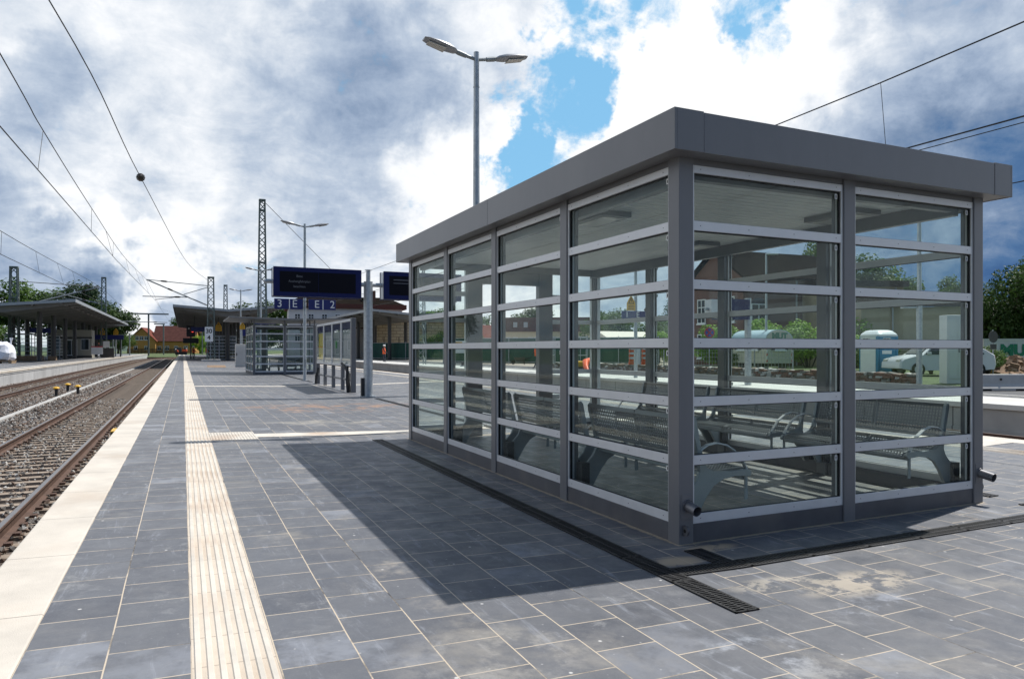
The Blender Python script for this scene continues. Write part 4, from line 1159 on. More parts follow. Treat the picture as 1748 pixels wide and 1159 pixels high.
def portal(label, loc, h, left, right, name='line_mast', lamp=False):
    T = thing(name, label, 'mast', loc, 0, 'plain distant masts of the overhead line')
    MB().tube([(0, 0, 0), (0, 0, h)], .16, 8).build('pole', 'lattice_green', T)
    MB().bar((-left, 0, h-.1), (right, 0, h-.1), .22, .28).build('crossbeam', 'lattice_green', T)
    return T
portal('distant T-shaped line mast before the yellow house', (-6.6, 168.0, 0), 8.9, 7.6, 3.8)
portal('distant thin mast with short arm left of the yellow house', (-13.2, 190.0, 0), 8.6, 2.4, .3)
portal('distant mast behind the yellow house roof, right of the T-shaped one', (-4.6, 205.0, 0), 8.0, 2.2, .3)
portal('distant mast at the far end of the track by the canopy', (5.0, 225.0, 0), 7.8, 1.2, 2.0)
portal('second distant mast at the far end, just left of the canopy edge', (6.4, 200.0, 0), 8.2, 1.8, .3)
for k, (px, y, lb) in enumerate(((-11.3, 150, 'thin galvanised pole on the left platform beyond its canopy'), (-12.5, 160, 'shorter grey pole on the left platform among the canopy end'), (-10.6, 176, 'slender grey pole left of the yellow house'))):
    T = thing('line_pole', lb, 'pole', (px, y, .06), 0, 'grey poles on the left platform')
    MB().tube([(0, 0, 0), (0, 0, (4.4, 4.0, 4.8)[k])], .13, 8).build('pole', 'galvanised_dull', T)
    MB().bar((0, 0, (4.0, 3.0, 4.4)[k]), (1.6, 0, (4.0, 3.1, 4.4)[k]), .08).build('arm', 'galvanised_dull', T)

# the wires
def sample(pts, y):
    for a, b in zip(pts[:-1], pts[1:]):
        if a[1] <= y <= b[1]:
            t = (y-a[1])/(b[1]-a[1]); return tuple(a[i]+(b[i]-a[i])*t for i in range(3))
def catenary(label, contact, mess, drops, r=.011, loop=()):
    T = thing('overhead_line', label, 'overhead wire', (0, 0, 0))
    MB().tube(contact, r, 6, cap=False).build('contact_wire', 'wire', T)
    MB().tube(mess, r, 6, cap=False).build('messenger_wire', 'wire', T)
    for y0, y1 in drops:
        a, b = sample(mess, y0), sample(contact, y1)
        MB().tube([a, b], r*.55, 5, cap=False).build('dropper', 'wire', T)
    return T
def curve(pts, n=8):
    """Catmull-Rom through the points"""
    P = [Vector(p) for p in pts]; P = [P[0]*2-P[1]] + P + [P[-1]*2-P[-2]]; out = []
    for i in range(1, len(P)-2):
        for k in range(n):
            t = k/n
            out.append(tuple(.5*((2*P[i]) + (P[i+1]-P[i-1])*t + (2*P[i-1]-5*P[i]+4*P[i+1]-P[i+2])*t*t + (3*P[i]-P[i-1]-3*P[i+1]+P[i+2])*t**3)))
    out.append(tuple(P[-2])); return out
con = [(-2.55, -8, 4.75), (-2.61, 13.53, 4.80), (-2.65, 35.34, 5.20), (-2.75, 84.8, 6.62), (-2.6, 150, 7.0), (2, 180, 7.0)]
mes = curve([(-2.55, -8, 6.5), (-2.61, 13.53, 5.94), (-2.65, 17.51, 5.86), (-2.65, 26.31, 5.80), (-2.9, 45, 6.35), (-3.54, 84.8, 8.72)]) + curve([(-3.0, 118, 7.4), (-2.6, 150, 8.6), (2, 180, 8.6)])
catenary('overhead contact line with droppers above the near left track', con, mes, ((6, 6), (17.6, 16.8), (26.3, 26.0), (31.5, 33.8), (35.5, 33.8), (45, 44.5), (57, 57), (70, 70)))
con = [(-8.2, 5, 5.6), (-8.0, 60, 6.1), (-9.0, 99.6, 7.0), (-8.2, 160, 6.8)]
mes = curve([(-8.2, 5, 7.5), (-8.0, 40, 7.0), (-9.2, 99.6, 8.9), (-8.2, 130, 7.6), (-8.2, 160, 8.6)])
con2 = [(-10.4, 5, 5.9), (-9.8, 60, 6.4), (-9.0, 99.6, 7.3)]
catenary('overhead contact line running above the left platform canopy', con, mes, ((42, 42), (52, 52), (62, 62), (72, 72), (84, 84)), .016)
T = thing('feeder_wire', 'single thick wire with a dark insulator knot running to the lattice mast', 'overhead wire', (0, 0, 0))
fw = curve([(-4.2, -6, 6.9), (-2.04, 14.15, 7.15), (-1.27, 26.4, 6.95), (.3, 55, 7.35), (2.55, 84.4, 8.75)])
MB().tube(fw, .013, 6, cap=False).build('wire', 'wire', T)
MB().tube([(-1.28, 26.22, 6.95), (-1.27, 26.28, 6.95), (-1.27, 26.40, 6.95), (-1.26, 26.52, 6.95), (-1.26, 26.58, 6.96)], [.02, .11, .14, .11, .02], 10).build('insulator', 'insulator', T, smooth=False)
T = thing('feeder_wire', 'thin stay wire sloping down from the tallest lattice mast to the right', 'overhead wire', (0, 0, 0))
MB().tube([(5.1, 52, 11.5), (14, 72, 8.6), (20.5, 88, 7.0)], .02, 6, cap=False).build('wire', 'wire', T)
# right-hand track: wires passing above the shelter roof
def rwire(label, x, pts, r=.013, drop=None):
    T = thing('overhead_line', label, 'overhead wire', (0, 0, 0), 0, 'wires over the right-hand tracks')
    MB().tube(pts, r, 6, cap=False).build('contact_wire', 'wire', T)
    if drop: MB().tube(drop, .006, 5, cap=False).build('dropper', 'wire', T)
rwire('upper wire crossing the storm sky above the shelter roof, with one dropper', 12.05, [(12.0, -6, 6.6), (12.05, 6.87, 6.47), (12.05, 9.46, 6.37), (12.05, 12, 6.32), (12.0, 30, 6.6), (12, 70, 7.2)], .013, [(12.05, 9.42, 6.37), (12.05, 9.30, 5.0)])
rwire('lower wire over the right-hand tracks, the thicker of the close pair right of the roof', 12.05, [(12.05, -6, 4.93), (12.05, 9, 4.99), (12.05, 70, 5.6)], .014)
rwire('lower wire over the right-hand tracks, the thinner one just under its twin', 15.95, [(15.95, -6, 6.0), (15.95, 11, 6.05), (15.95, 70, 6.6)], .011)
rwire('lowest wire right of the shelter roof, meeting the edge of the fascia', 15.95, [(15.95, -6, 4.8), (15.95, 9.2, 4.82), (15.95, 70, 5.4)], .012)

# ------------------------------------------------------------------ platform canopies
def canopy(label, x0, x1, y0, y1, z0, zm, z1, cols, group='long grey platform canopies', dyc=9.0, rows=None):
    T = thing('platform_canopy', label, 'canopy', ((x0+x1)/2, y0, 0), 0, group)
    h = (x1-x0)/2; Lg = y1-y0; t = .14
    xm = (rows or [0])
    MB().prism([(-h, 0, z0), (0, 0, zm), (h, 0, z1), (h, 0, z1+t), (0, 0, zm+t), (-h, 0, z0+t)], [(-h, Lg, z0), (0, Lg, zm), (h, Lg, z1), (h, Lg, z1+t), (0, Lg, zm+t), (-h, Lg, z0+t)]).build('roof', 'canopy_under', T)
    e = MB()
    e.box(-h-.05, -h, -.05, Lg+.05, z0-.06, z0+.26).box(h, h+.05, -.05, Lg+.05, z1-.06, z1+.26)
    for a, b, za, zb in ((-h, 0, z0, zm), (0, h, zm, z1)): e.prism([(a, -.05, za-.04), (b, -.05, zb-.04), (b, -.05, zb+.24), (a, -.05, za+.24)], [(a, 0, za-.04), (b, 0, zb-.04), (b, 0, zb+.24), (a, 0, za+.24)])
    e.build('roof_edge', 'canopy_edge', T)
    y = 1.0
    while y < Lg:
        r = MB()
        r.prism([(-h+.1, y, z0-.02), (-h+.1, y, z0-.20), (0, y, zm-.62), (h-.1, y, z1-.20), (h-.1, y, z1-.02), (0, y, zm-.02)], [(-h+.1, y+.22, z0-.02), (-h+.1, y+.22, z0-.20), (0, y+.22, zm-.62), (h-.1, y+.22, z1-.20), (h-.1, y+.22, z1-.02), (0, y+.22, zm-.02)])
        r.build('rafter', 'canopy_metal', T)
        y += 4.5
    pu = MB()
    for f in (-.8, -.4, .4, .8):
        z = zm + (abs(f))*((z0 if f < 0 else z1)-zm)
        pu.box(f*h-.07, f*h+.07, .1, Lg-.1, z-.16, z-.005)
    pu.build('purlins', 'canopy_metal', T)
    y = cols
    while y < Lg:
        for xx in xm:
            ztop = zm + abs(xx)/h*((z0 if xx < 0 else z1)-zm)-.15
            MB().tube([(xx, y, 0), (xx, y, ztop)], .26, 12).build('column', 'column_grey', T, smooth=True)
        y += dyc
    return T
canopy('long grey canopy with butterfly roof over the middle platform, its left eave against the sky', -1.0, 10.6, 88, 165, 6.10, 5.70, 6.30, 7.5, dyc=8.5, rows=[0.2, 2.6])
canopy('long grey canopy over the far left platform beside the white bulk bag', -22.2, -9.9, 83.8, 160, 5.95, 5.60, 6.15, 6, dyc=9, rows=[-3.4, 2.2])
canopy('grey canopy over the right platform, seen behind the indicator post', 20.7, 32.5, 86.2, 160, 6.05, 5.55, 6.0, 5, dyc=9, rows=[-2.2, 2.6])

# glass boxes, kiosk and small things under the canopies
def far_box(label, loc, w, d, h, nx, nz, group=None):
    T = thing('glass_windbreak', label, 'shelter', loc, 0, group)
    m = MB()
    for i in range(nx+1): m.box(-w/2+w*i/nx-.04, -w/2+w*i/nx+.04, -.04, .04, 0, h)
    for k in range(nz+1): m.box(-w/2, w/2, -.035, .035, h*k/nz*.97+.04, h*k/nz*.97+.10)
    for k in range(nz+1): m.box(-w/2-.035, -w/2+.035, 0, d, h*k/nz*.97+.04, h*k/nz*.97+.10); m.box(w/2-.035, w/2+.035, 0, d, h*k/nz*.97+.04, h*k/nz*.97+.10)
    m.build('frame', 'aluminium_bright', T)
    MB().box(-w/2, w/2, -.005, .005, .05, h).build('glass_pane', 'glass', T)
    MB().box(-w/2-.1, w/2+.1, -.1, d, h, h+.12).build('roof', 'canopy_metal', T)
    return T
G_ = 'glass windbreaks under the canopies'
far_box('white framed glass windbreak under the left canopy, nearer the bulk bag', (-18.2, 104, LZ), 2.7, 2.5, 3.1, 2, 6, G_)
far_box('white framed glass windbreak under the left canopy, next to the cream kiosk', (-16.4, 112, LZ), 2.8, 2.5, 3.1, 2, 7, G_)
far_box('glass windbreak under the middle canopy behind the lattice mast', (4.6, 97, 0), 3.0, 4, 3.0, 3, 7, G_)
far_box('second glass windbreak under the middle canopy, right of the first', (7.9, 99, 0), 2.2, 4, 2.7, 2, 7, G_)
T = thing('kiosk', 'cream kiosk with glazed double door under the left canopy', 'kiosk', (-15.1, 124, LZ))
MB().box(-2.6, 2.6, 0, 4, 0, 4.2).build('wall', 'kiosk_cream', T)
MB().box(-2.65, 2.65, -.06, 0, .0, .35).box(-2.65, 2.65, -.06, 0, 2.9, 3.15).build('band', 'column_grey', T)
d = MB().box(-.75, .75, -.08, -.01, .36, 2.75).build('door', 'aluminium', T)
MB().box(-.62, -.05, -.09, -.081, .5, 2.6).box(.05, .62, -.09, -.081, .5, 2.6).build('glass_pane', 'window_dark', d)
for x in (-1.9, 1.75):
    w_ = MB().box(x-.55, x+.55, -.07, -.01, 1.2, 2.85).build('window', 'aluminium', T)
    MB().box(x-.48, x+.48, -.08, -.071, 1.27, 2.78).build('glass_pane', 'car_glass', w_)
T = thing('poster_board', 'white and red poster board by the kiosk on the left platform', 'notice board', (-11.6, 122, LZ))
MB().box(-.05, .05, -.05, .05, 0, 1.9).build('post', 'column_grey', T); MB().box(-.75, .75, -.1, -.04, .55, 1.75).build('panel', 'sign_white', T); MB().box(-.75, .75, -.11, -.1, 1.6, 1.75).build('band', 'sign_red', T)
T = thing('vending_cabinet', 'grey vending cabinet beside the poster board on the left platform', 'cabinet', (-10.9, 130, LZ))
MB().box(-.9, .9, -.4, .4, 0, 1.5).build('body', 'column_grey', T, bevel=.03); MB().box(-.6, .3, -.42, -.4, 1.6, 2.6).build('panel', 'sign_white', T); MB().box(-.8, -.7, -.05, .05, 1.5, 2.7).build('post', 'column_grey', T); MB().box(.4, .5, -.05, .05, 1.5, 2.7).build('post', 'column_grey', T)
# hanging boards with warning triangles
def warn_sign(T, x, y, z, w, dy=-.03):
    m = MB(); A = [(x-w/2, y, z), (x+w/2, y, z), (x+w/2, y, z+w*.75), (x, y, z+w*1.55), (x-w/2, y, z+w*.75)]
    m.prism(A, [(p[0], p[1]+.03, p[2]) for p in A]); s = m.build('warning_plate', 'sign_yellow', T)
    k = MB(); c = z+w*.68
    B = [(x-w*.36, y-.006, c), (x+w*.36, y-.006, c), (x, y-.006, c+w*.70)]; C = [(x-w*.25, y-.007, c+w*.07), (x+w*.25, y-.007, c+w*.07), (x, y-.007, c+w*.56)]
    k.add(B+C, [(0, 1, 4, 3), (1, 2, 5, 4), (2, 0, 3, 5)])
    k.add([(x-.03*w, y-.007, c+.42*w), (x+.06*w, y-.007, c+.42*w), (x-.02*w, y-.007, c+.28*w), (x+.05*w, y-.007, c+.28*w), (x-.01*w, y-.007, c+.12*w)], [(0, 1, 2), (2, 3, 4), (1, 3, 2)])
    for q in (.12, .30, .46): k.add([(x-w*.36, y-.006, z+w*q), (x+w*.36, y-.006, z+w*q), (x+w*.36, y-.006, z+w*q+w*.05), (x-w*.36, y-.006, z+w*q+w*.05)], [(0, 1, 2, 3)])
    k.build('symbol', 'black_print', s)
    return s
T = thing('platform_sign', 'dark blue platform sign with two yellow warning plates under the left canopy end', 'sign', (-11.5, 140, LZ))
MB().box(-2.2, 2.2, -.1, .1, 3.0, 3.75).build('panel', 'blue_sign', T); MB().box(-1.9, -1.7, -.08, .08, 0, 3).build('post', 'column_grey', T); MB().box(1.6, 1.8, -.08, .08, 0, 3).build('post', 'column_grey', T)
warn_sign(T, -1.0, -.12, 3.78, .75); warn_sign(T, 1.0, -.12, 3.78, .75)
T = thing('warning_sign', 'yellow warning plate hanging in front of the column under the middle canopy', 'sign', (3.95, 95.0, 3.60)); warn_sign(T, 0, 0, 0, .72)
MB().box(-.04, .04, .03, .09, -.05, 2.2).build('hanger', 'column_grey', T)
T = thing('warning_sign', 'yellow warning plate at the left edge of the second glass shelter', 'sign', (4.55, 66.0, 3.05)); warn_sign(T, .1, 0, 0, .42)
MB().tube([(.1, .06, -3.05), (.1, .06, 1.1)], .05, 8).build('post', 'galvanised_dull', T)
T = track_sign('dark blue sign low behind the left corner of the second glass shelter', 4.1, 5.3, 58, 2.35, 2.85, ())
MB().tube([(0, .06, -2.35), (0, .06, .5)], .05, 8).build('post', 'galvanised_dull', T)
T = track_sign('blue sign on the lamp post under the roof of the second glass shelter', 4.2, 5.5, 49.0, 2.95, 3.35, ())
MB().box(-.6, .6, .03, .12, .15, .22).build('bracket', 'galvanised_dull', T)
T = track_sign('blue platform sign hanging beneath the middle canopy left of the mast', .9, 4.0, 100, 3.6, 4.2, ())
MB().box(-1.2, -1.1, -.02, .02, .6, 2.0).box(1.1, 1.2, -.02, .02, .6, 2.0).build('hanger', 'column_grey', T)
T = track_sign('blue platform sign hanging beneath the left canopy near the windbreaks', -17.2, -14.4, 105, 3.4, 4.0, ())
MB().box(-1.0, -.9, -.02, .02, .6, 1.8).box(.9, 1.0, -.02, .02, .6, 1.8).build('hanger', 'column_grey', T)

# light signal under the canopy edge
T = thing('light_signal', 'black railway light signal with red lamp under the middle canopy edge', 'signal', (.95, 108, 0))
MB().box(-.55, .55, -.1, .1, 3.1, 4.6).box(-1.0, 1.0, -.12, .1, 2.2, 2.9).build('screen', 'black_bracket', T, bevel=.05)
MB().tube([(0, .2, 0), (0, .2, 3.2)], .09, 8).build('pole', 'column_grey', T)
lm = MB(); lm.tube([(.22, -.11, 3.9), (.22, -.22, 3.9)], .2, 12); lm.build('lamp', 'signal_red', T)
MB().tube([(-.25, -.11, 4.2), (-.25, -.2, 4.2)], .12, 10).build('lamp', 'lens', T)

# pale cabinet and ground plate
T = thing('concrete_cabinet', 'pale concrete cable cabinet on the platform left of the second shelter', 'cabinet', (4.0, 58.0, zc(4)))
MB().box(-.42, .42, -.3, .3, 0, 1.72).build('body', 'concrete_light', T, bevel=.02)
MB().box(-.40, .40, -.33, -.301, .35, 1.60).build('door', 'concrete_light', T, bevel=.006)
MB().box(-.36, -.30, -.35, -.331, .85, 1.05).build('handle', 'black_bracket', T)
m = MB(); m.prism([(-.62, -.9, .004), (.62, -.9, .004), (.62, .9, .12), (-.62, .9, .12)], [(-.62, -.9, .012), (.62, -.9, .012), (.62, .9, .14), (-.62, .9, .14)])
tag(m.build('steel_plate', 'dirt', loc=(2.2, 56.3, zc(2.2))), 'brown steel plate lying slightly raised on the platform before the mast', 'plate')

# bulk bag on a pallet
T = thing('bulk_bag', 'white woven bulk bag with tied top at the left platform edge', 'bag', (-15.3, 78.5, LZ+.28))
rings = []; rng = random.Random(3)
for z, r in ((0, 1.02), (.25, 1.16), (.7, 1.18), (1.05, 1.08), (1.35, .98), (1.62, .70)):
    rings.append([(1.12*r*math.copysign(abs(math.cos(q))**.55, math.cos(q))*(1+rng.uniform(-.04, .04)), r*math.copysign(abs(math.sin(q))**.55, math.sin(q))*(1+rng.uniform(-.07, .07)), z+rng.uniform(-.10, .10)) for q in np.linspace(0, 2*math.pi, 22, endpoint=False)])
o = MB().loft(rings).build('bag', 'bigbag', T, smooth=False)
MB().tube([(.95, 0, 1.3), (1.0, 0, 1.7), (1.02, .02, 2.05)], [.10, .06, .14], 8).build('tied_neck', 'bigbag', T, smooth=True)
T = thing('pallet', 'brown wooden pallet under the white bulk bag', 'pallet', (-15.3, 78.5, LZ))
m = MB()
for x in (-1.1, 0, 1.1): m.box(x-.12, x+.12, -1.0, 1.0, 0, .18)
for i in range(7): m.box(-1.25, 1.25, -1.0+i*.30, -.80+i*.30, .18, .26)
m.build('planks', 'wood', T)
T = thing('planter_box', 'low brown block at the foot of the left lattice mast', 'block', (-16.0, 97.0, LZ)); MB().box(-1.4, 1.4, -.5, .5, 0, .55).box(1.9, 2.7, -.4, .4, 0, .5).build('blocks', 'dirt', T, bevel=.04)

# yellow-capped markers between the tracks
def marker(label, loc):
    T = thing('track_marker', label, 'marker', loc, 0, 'yellow-capped markers in the ballast')
    MB().tube([(0, 0, -.1), (0, 0, .30)], .065, 10).build('stem', 'black_bracket', T)
    MB().loft([[(r*math.cos(q), r*math.sin(q), z) for q in np.linspace(0, 2*math.pi, 16, endpoint=False)] for r, z in ((.11, .28), (.145, .305), (.135, .335), (.09, .365), (.03, .38))]).build('cap', 'yellow_paint', T, smooth=True)
    return T
k0 = marker('yellow mushroom-capped marker in the ballast, leftmost of three', (-5.22, 38.0, -.75))
dup(k0, (-5.25, 41.8, -.75), 0, 'yellow mushroom-capped marker in the ballast, farthest of the three')
dup(k0, (-4.55, 39.5, -.75), 0, 'yellow mushroom-capped marker in the ballast beside the pale cable trough')
T = thing('track_box', 'yellow topped trackside box by the rail under the platform edge', 'box', (-1.35, 19.0, -.75))
MB().box(-.16, .16, -.35, .35, 0, .16).build('body', 'black_bracket', T); MB().box(-.16, .16, -.35, .35, .16, .19).build('lid', 'yellow_paint', T)

# ------------------------------------------------------------------ people far down the platform
def person(label, loc, rz, vest=True, bend_=0.0, stride=.12, arm_=.25):
    T = thing('person', label, 'person', loc, rz, 'workers in orange far down the platform')
    b = bend_
    J = {'pel': (0, 0, .95), 'wai': (0, -.02-b*.12, 1.12), 'che': (0, -b*.42, 1.38-b*.06), 'nec': (0, -b*.56, 1.52-b*.12), 'hea': (0, -b*.66-.02, 1.68-b*.16), 'top': (0, -b*.70, 1.79-b*.18)}
    R_ = {'pel': .15, 'wai': .14, 'che': .165, 'nec': .06, 'hea': .105, 'top': .07}
    E = [('pel', 'wai'), ('wai', 'che'), ('che', 'nec'), ('nec', 'hea'), ('hea', 'top')]
    for s, n in ((-1, 'l'), (1, 'r')):
        st = stride*s
        J.update({n+'h': (s*.10, 0, .90), n+'k': (s*.11, -st*.6-.02, .50), n+'a': (s*.11, st*.9, .09), n+'t': (s*.12, st*.9-.17, .04),
                  n+'s': (s*.19, -b*.46, 1.43-b*.07), n+'e': (s*.25, -b*.5-arm_*.25, 1.14), n+'w': (s*.23, -b*.5-arm_-.06, .96), n+'f': (s*.22, -b*.5-arm_-.13, .86)})
        R_.update({n+'h': .105, n+'k': .07, n+'a': .048, n+'t': .042, n+'s': .07, n+'e': .052, n+'w': .036, n+'f': .028})
        E += [('pel', n+'h'), (n+'h', n+'k'), (n+'k', n+'a'), (n+'a', n+'t'), ('che', n+'s'), (n+'s', n+'e'), (n+'e', n+'w'), (n+'w', n+'f')]
    keys = list(J); me = bpy.data.meshes.new('body'); me.from_pydata([J[k] for k in keys], [(keys.index(a), keys.index(c)) for a, c in E], [])
    o = bpy.data.objects.new('body', me); col.objects.link(o); o.parent = T; me.materials.append(MATS['cloth_dark'])
    sk = o.modifiers.new('skin', 'SKIN'); 
    for i, k in enumerate(keys): me.skin_vertices[0].data[i].radius = (R_[k], R_[k]*.85)
    me.skin_vertices[0].data[0].use_root = True
    o.modifiers.new('sub', 'SUBSURF').levels = 1; o.modifiers['sub'].render_levels = 1
    c, w = J['che'], J['wai']
    rings = []
    for z, ry, rx, yy in ((.86, .155, .19, 0), (1.12, .165, .20, w[1]), (1.36-b*.05, .165, .225, c[1]), (1.49-b*.1, .10, .15, c[1]-b*.1)):
        rings.append([(rx*math.cos(q), yy+ry*math.sin(q), z) for q in np.linspace(0, 2*math.pi, 16, endpoint=False)])
    MB().loft(rings).build('vest', 'orange_vest', T, smooth=True)
    hz = J['hea']
    fc = MB().loft([[(hz[0]+r*math.cos(q), hz[1]-.015+r*1.05*math.sin(q), hz[2]+z) for q in np.linspace(0, 2*math.pi, 12, endpoint=False)] for r, z in ((.05, -.125), (.095, -.06), (.115, .0), (.105, .05))])
    fc.obox((hz[0], hz[1]-.14, hz[2]-.02), (.014, 0, 0), (0, .03, 0), (0, 0, .025))
    fc.build('face', 'skin', T, smooth=True)
    MB().loft([[(hz[0]+r*math.cos(q), hz[1]+r*1.1*math.sin(q), hz[2]+z) for q in np.linspace(0, 2*math.pi, 14, endpoint=False)] for r, z in ((.15, .03), (.135, .06), (.12, .12), (.06, .16))]).build('helmet', 'helmet_white', T, smooth=True)
    return T
person('worker in orange vest standing on the platform under the middle canopy', (2.9, 104.0, 0), 2.2)
person('worker in orange near the light signal pole, half hidden', (1.35, 112.0, 0), 1.0, arm_=.35)
person('worker in orange vest bending over beside the tracks at the far end', (-1.2, 205.0, -.1), -1.2, bend_=.9)
person('second worker in orange beside the far tracks, upright', (.8, 212.0, -.1), .4)
person('worker in orange seen through the second shelter glass, on the right platform', (19.2, 74.0, 0), 1.2)
person('worker in orange stooping on the right platform edge behind the shelter', (19.1, 37.4, 0), 2.6, bend_=1.0, stride=.2, arm_=.4)
person('worker in red orange jacket walking behind the shelter on the road', (22.4, 44.5, 0), -1.0, stride=.25)
# bits of machinery at the far end
T = thing('track_machine', 'small dark tracklaying machine with orange parts at the far end of the track', 'machine', (-.6, 226, -.6))
MB().box(-1.5, 1.5, -2, 2, .5, 1.3).build('chassis', 'cast_iron', T, bevel=.05); MB().box(-1.2, .2, -1.2, .6, 1.3, 2.6).build('cab', 'column_grey', T, bevel=.08); MB().box(.3, 1.4, -1.4, 1.2, 1.3, 1.9).build('hood', 'orange_plastic', T, bevel=.06)
for x in (-1.1, 1.1):
    for y in (-1.3, 1.3): MB().tube([(x-.1, y, .4), (x+.1, y, .4)], .4, 14).build('wheel', 'tyre', T)

# ------------------------------------------------------------------ houses
def window(T, c, u, n, w, h, fr='sign_white', glass='window_dark', bars=1, arch=False, nm='window'):
    """window on a wall: c = centre of the opening on the wall face, u along, n outwards"""
    u, n, c = Vector(u), Vector(n), Vector(c); up = Vector((0, 0, 1)); m = MB()
    def b(par, a0, a1, z0, z1, n0, n1): par.obox(c+u*(a0+a1)/2+up*(z0+z1)/2+n*(n0+n1)/2, u*(a1-a0)/2, n*(n1-n0)/2, up*(z1-z0)/2)
    t = .09
    b(m, -w/2, -w/2+t, -h/2, h/2, 0, .06); b(m, w/2-t, w/2, -h/2, h/2, 0, .06); b(m, -w/2+t, w/2-t, h/2-t, h/2, 0, .06); b(m, -w/2+t, w/2-t, -h/2, -h/2+t, 0, .06)
    if bars: b(m, -.04, .04, -h/2+t, h/2-t, 0, .06); b(m, -w/2+t, -.04, h*.15, h*.15+.07, 0, .055); b(m, .04, w/2-t, h*.15, h*.15+.07, 0, .055)
    b(m, -w/2-.08, w/2+.08, -h/2-.1, -h/2, 0, .12)
    f = m.build(nm, fr, T)
    g = MB(); b(g, -w/2+.02, w/2-.02, -h/2+.02, h/2-.02, .004, .02); g.build('pane', glass, f)
    if arch:
        a = MB(); pts = [(w/2*math.cos(q), .32*w*math.sin(q)) for q in np.linspace(0, math.pi, 9)]
        a.prism([c+u*x+up*(h/2+z)+n*.002 for x, z in pts], [c+u*x+up*(h/2+z)+n*.05 for x, z in pts]); a.build('arch', 'window_dark', f)
    return f
def house(name, label, cat, o, yaw, Lx, Wy, eave, ridge, wallm, roofm, over=.4, group=None, hip=0.0, chim=None):
    """gabled house in its own axes: ridge along local x, origin at the near-left corner"""
    T = thing(name, label, cat, (o[0], o[1], o[2]), yaw, group)
    w = MB()
    A = [(0, 0, -.3), (0, Wy, -.3), (0, Wy, eave), (0, Wy/2, ridge-.05), (0, 0, eave)]
    w.prism([(p[0]+hip*0, p[1], p[2]) for p in A], [(Lx, p[1], p[2]) for p in A]); w.build('wall', wallm, T)
    r = MB(); s = (ridge-eave)/(Wy/2); t = .18
    for sg in (0, 1):
        y0, y1 = (-over, Wy/2) if sg == 0 else (Wy+over, Wy/2)
        z0 = eave - s*over + .06; z1 = ridge+.06
        r.prism([(-over, y0, z0), (-over, y1, z1), (-over, y1, z1+t), (-over, y0, z0+t)], [(Lx+over, y0, z0), (Lx+over, y1, z1), (Lx+over, y1, z1+t), (Lx+over, y0, z0+t)])
    R_ = r.build('roof', roofm, T)
    if chim: MB().box(chim-.4, chim+.4, Wy/2-.35, Wy/2+.35, ridge-.5, ridge+1.3).build('chimney', 'brick_red', R_)
    return T, R_
def yaw_of(dr, df):     # direction given on the turned site grid
    v = V(dr, df); return math.atan2(v.y, v.x)
# red brick house with tiled roof, seen through the shelter
o = V(18.45, 57.0)
T, roof = house('brick_house', 'dark red brick house with brown tiled roof behind the bushes', 'house', (o.x, o.y, 0), yaw_of(6.6, 2.6), 10.4, 7.2, 7.15, 9.5, 'brick_red', 'roof_tile')
for y, z, a in ((1.6, 4.6, False), (5.4, 4.6, False), (1.6, 1.6, False), (5.4, 1.6, False)): window(T, (0, y, z), (0, 1, 0), (-1, 0, 0), 1.15, 2.1)
window(T, (1.5, 0, 4.0), (1, 0, 0), (0, -1, 0), 1.5, 2.0, arch=True)
window(T, (1.5, 0, 1.2), (1, 0, 0), (0, -1, 0), 1.2, 1.8)
m = MB()
for (x0) in (5.0,):
    m.obox((x0, 1.75, 8.33), (.16, 0, 0), (0, 1.5, .98), (0, -.03, .05))
m.build('snow_ladder', 'sign_white', roof)
MB().tube([(5.3, -.12, 0), (5.3, -.12, 7.0)], .07, 8).build('drainpipe', 'canopy_edge', T)
# tan rendered sheds beside it
o = V(24.2, 56.5)
T = thing('rendered_shed', 'tan rendered shed with flat dark roof right of the brick house', 'building', (o.x, o.y, 0), yaw_of(1, .06))
MB().box(0, 7.0, 0, 6, -.3, 6.3).build('wall', 'plaster_tan', T); MB().box(-.3, 7.2, -.45, 6.3, 6.3, 6.75).build('roof', 'roof_tile', T)
for x in (.3, 3.0, 6.3): MB().tube([(x, -.1, 0), (x, -.1, 6.2)], .07, 8).build('drainpipe', 'canopy_edge', T)
w_ = window(T, (4.9, 0, 2.6), (1, 0, 0), (0, -1, 0), 1.1, 1.9)
o = V(25.4, 52.0)
T = thing('rendered_shed', 'low tan rendered shed with dark shingled roof behind the blue toilet cabin', 'building', (o.x, o.y, 0), yaw_of(1, -.04))
MB().box(0, 7.9, 0, 3.4, -.3, 4.4).build('wall', 'plaster_tan', T)
MB().prism([(-.3, -.4, 4.4), (8.1, -.4, 4.4), (8.1, 3.4, 5.4), (-.3, 3.4, 5.4)], [(-.3, -.4, 4.62), (8.1, -.4, 4.62), (8.1, 3.4, 5.62), (-.3, 3.4, 5.62)]).build('roof', 'roof_tile', T)
MB().tube([(2.2, -.1, 0), (2.2, -.1, 4.4)], .06, 8).build('drainpipe', 'canopy_edge', T)
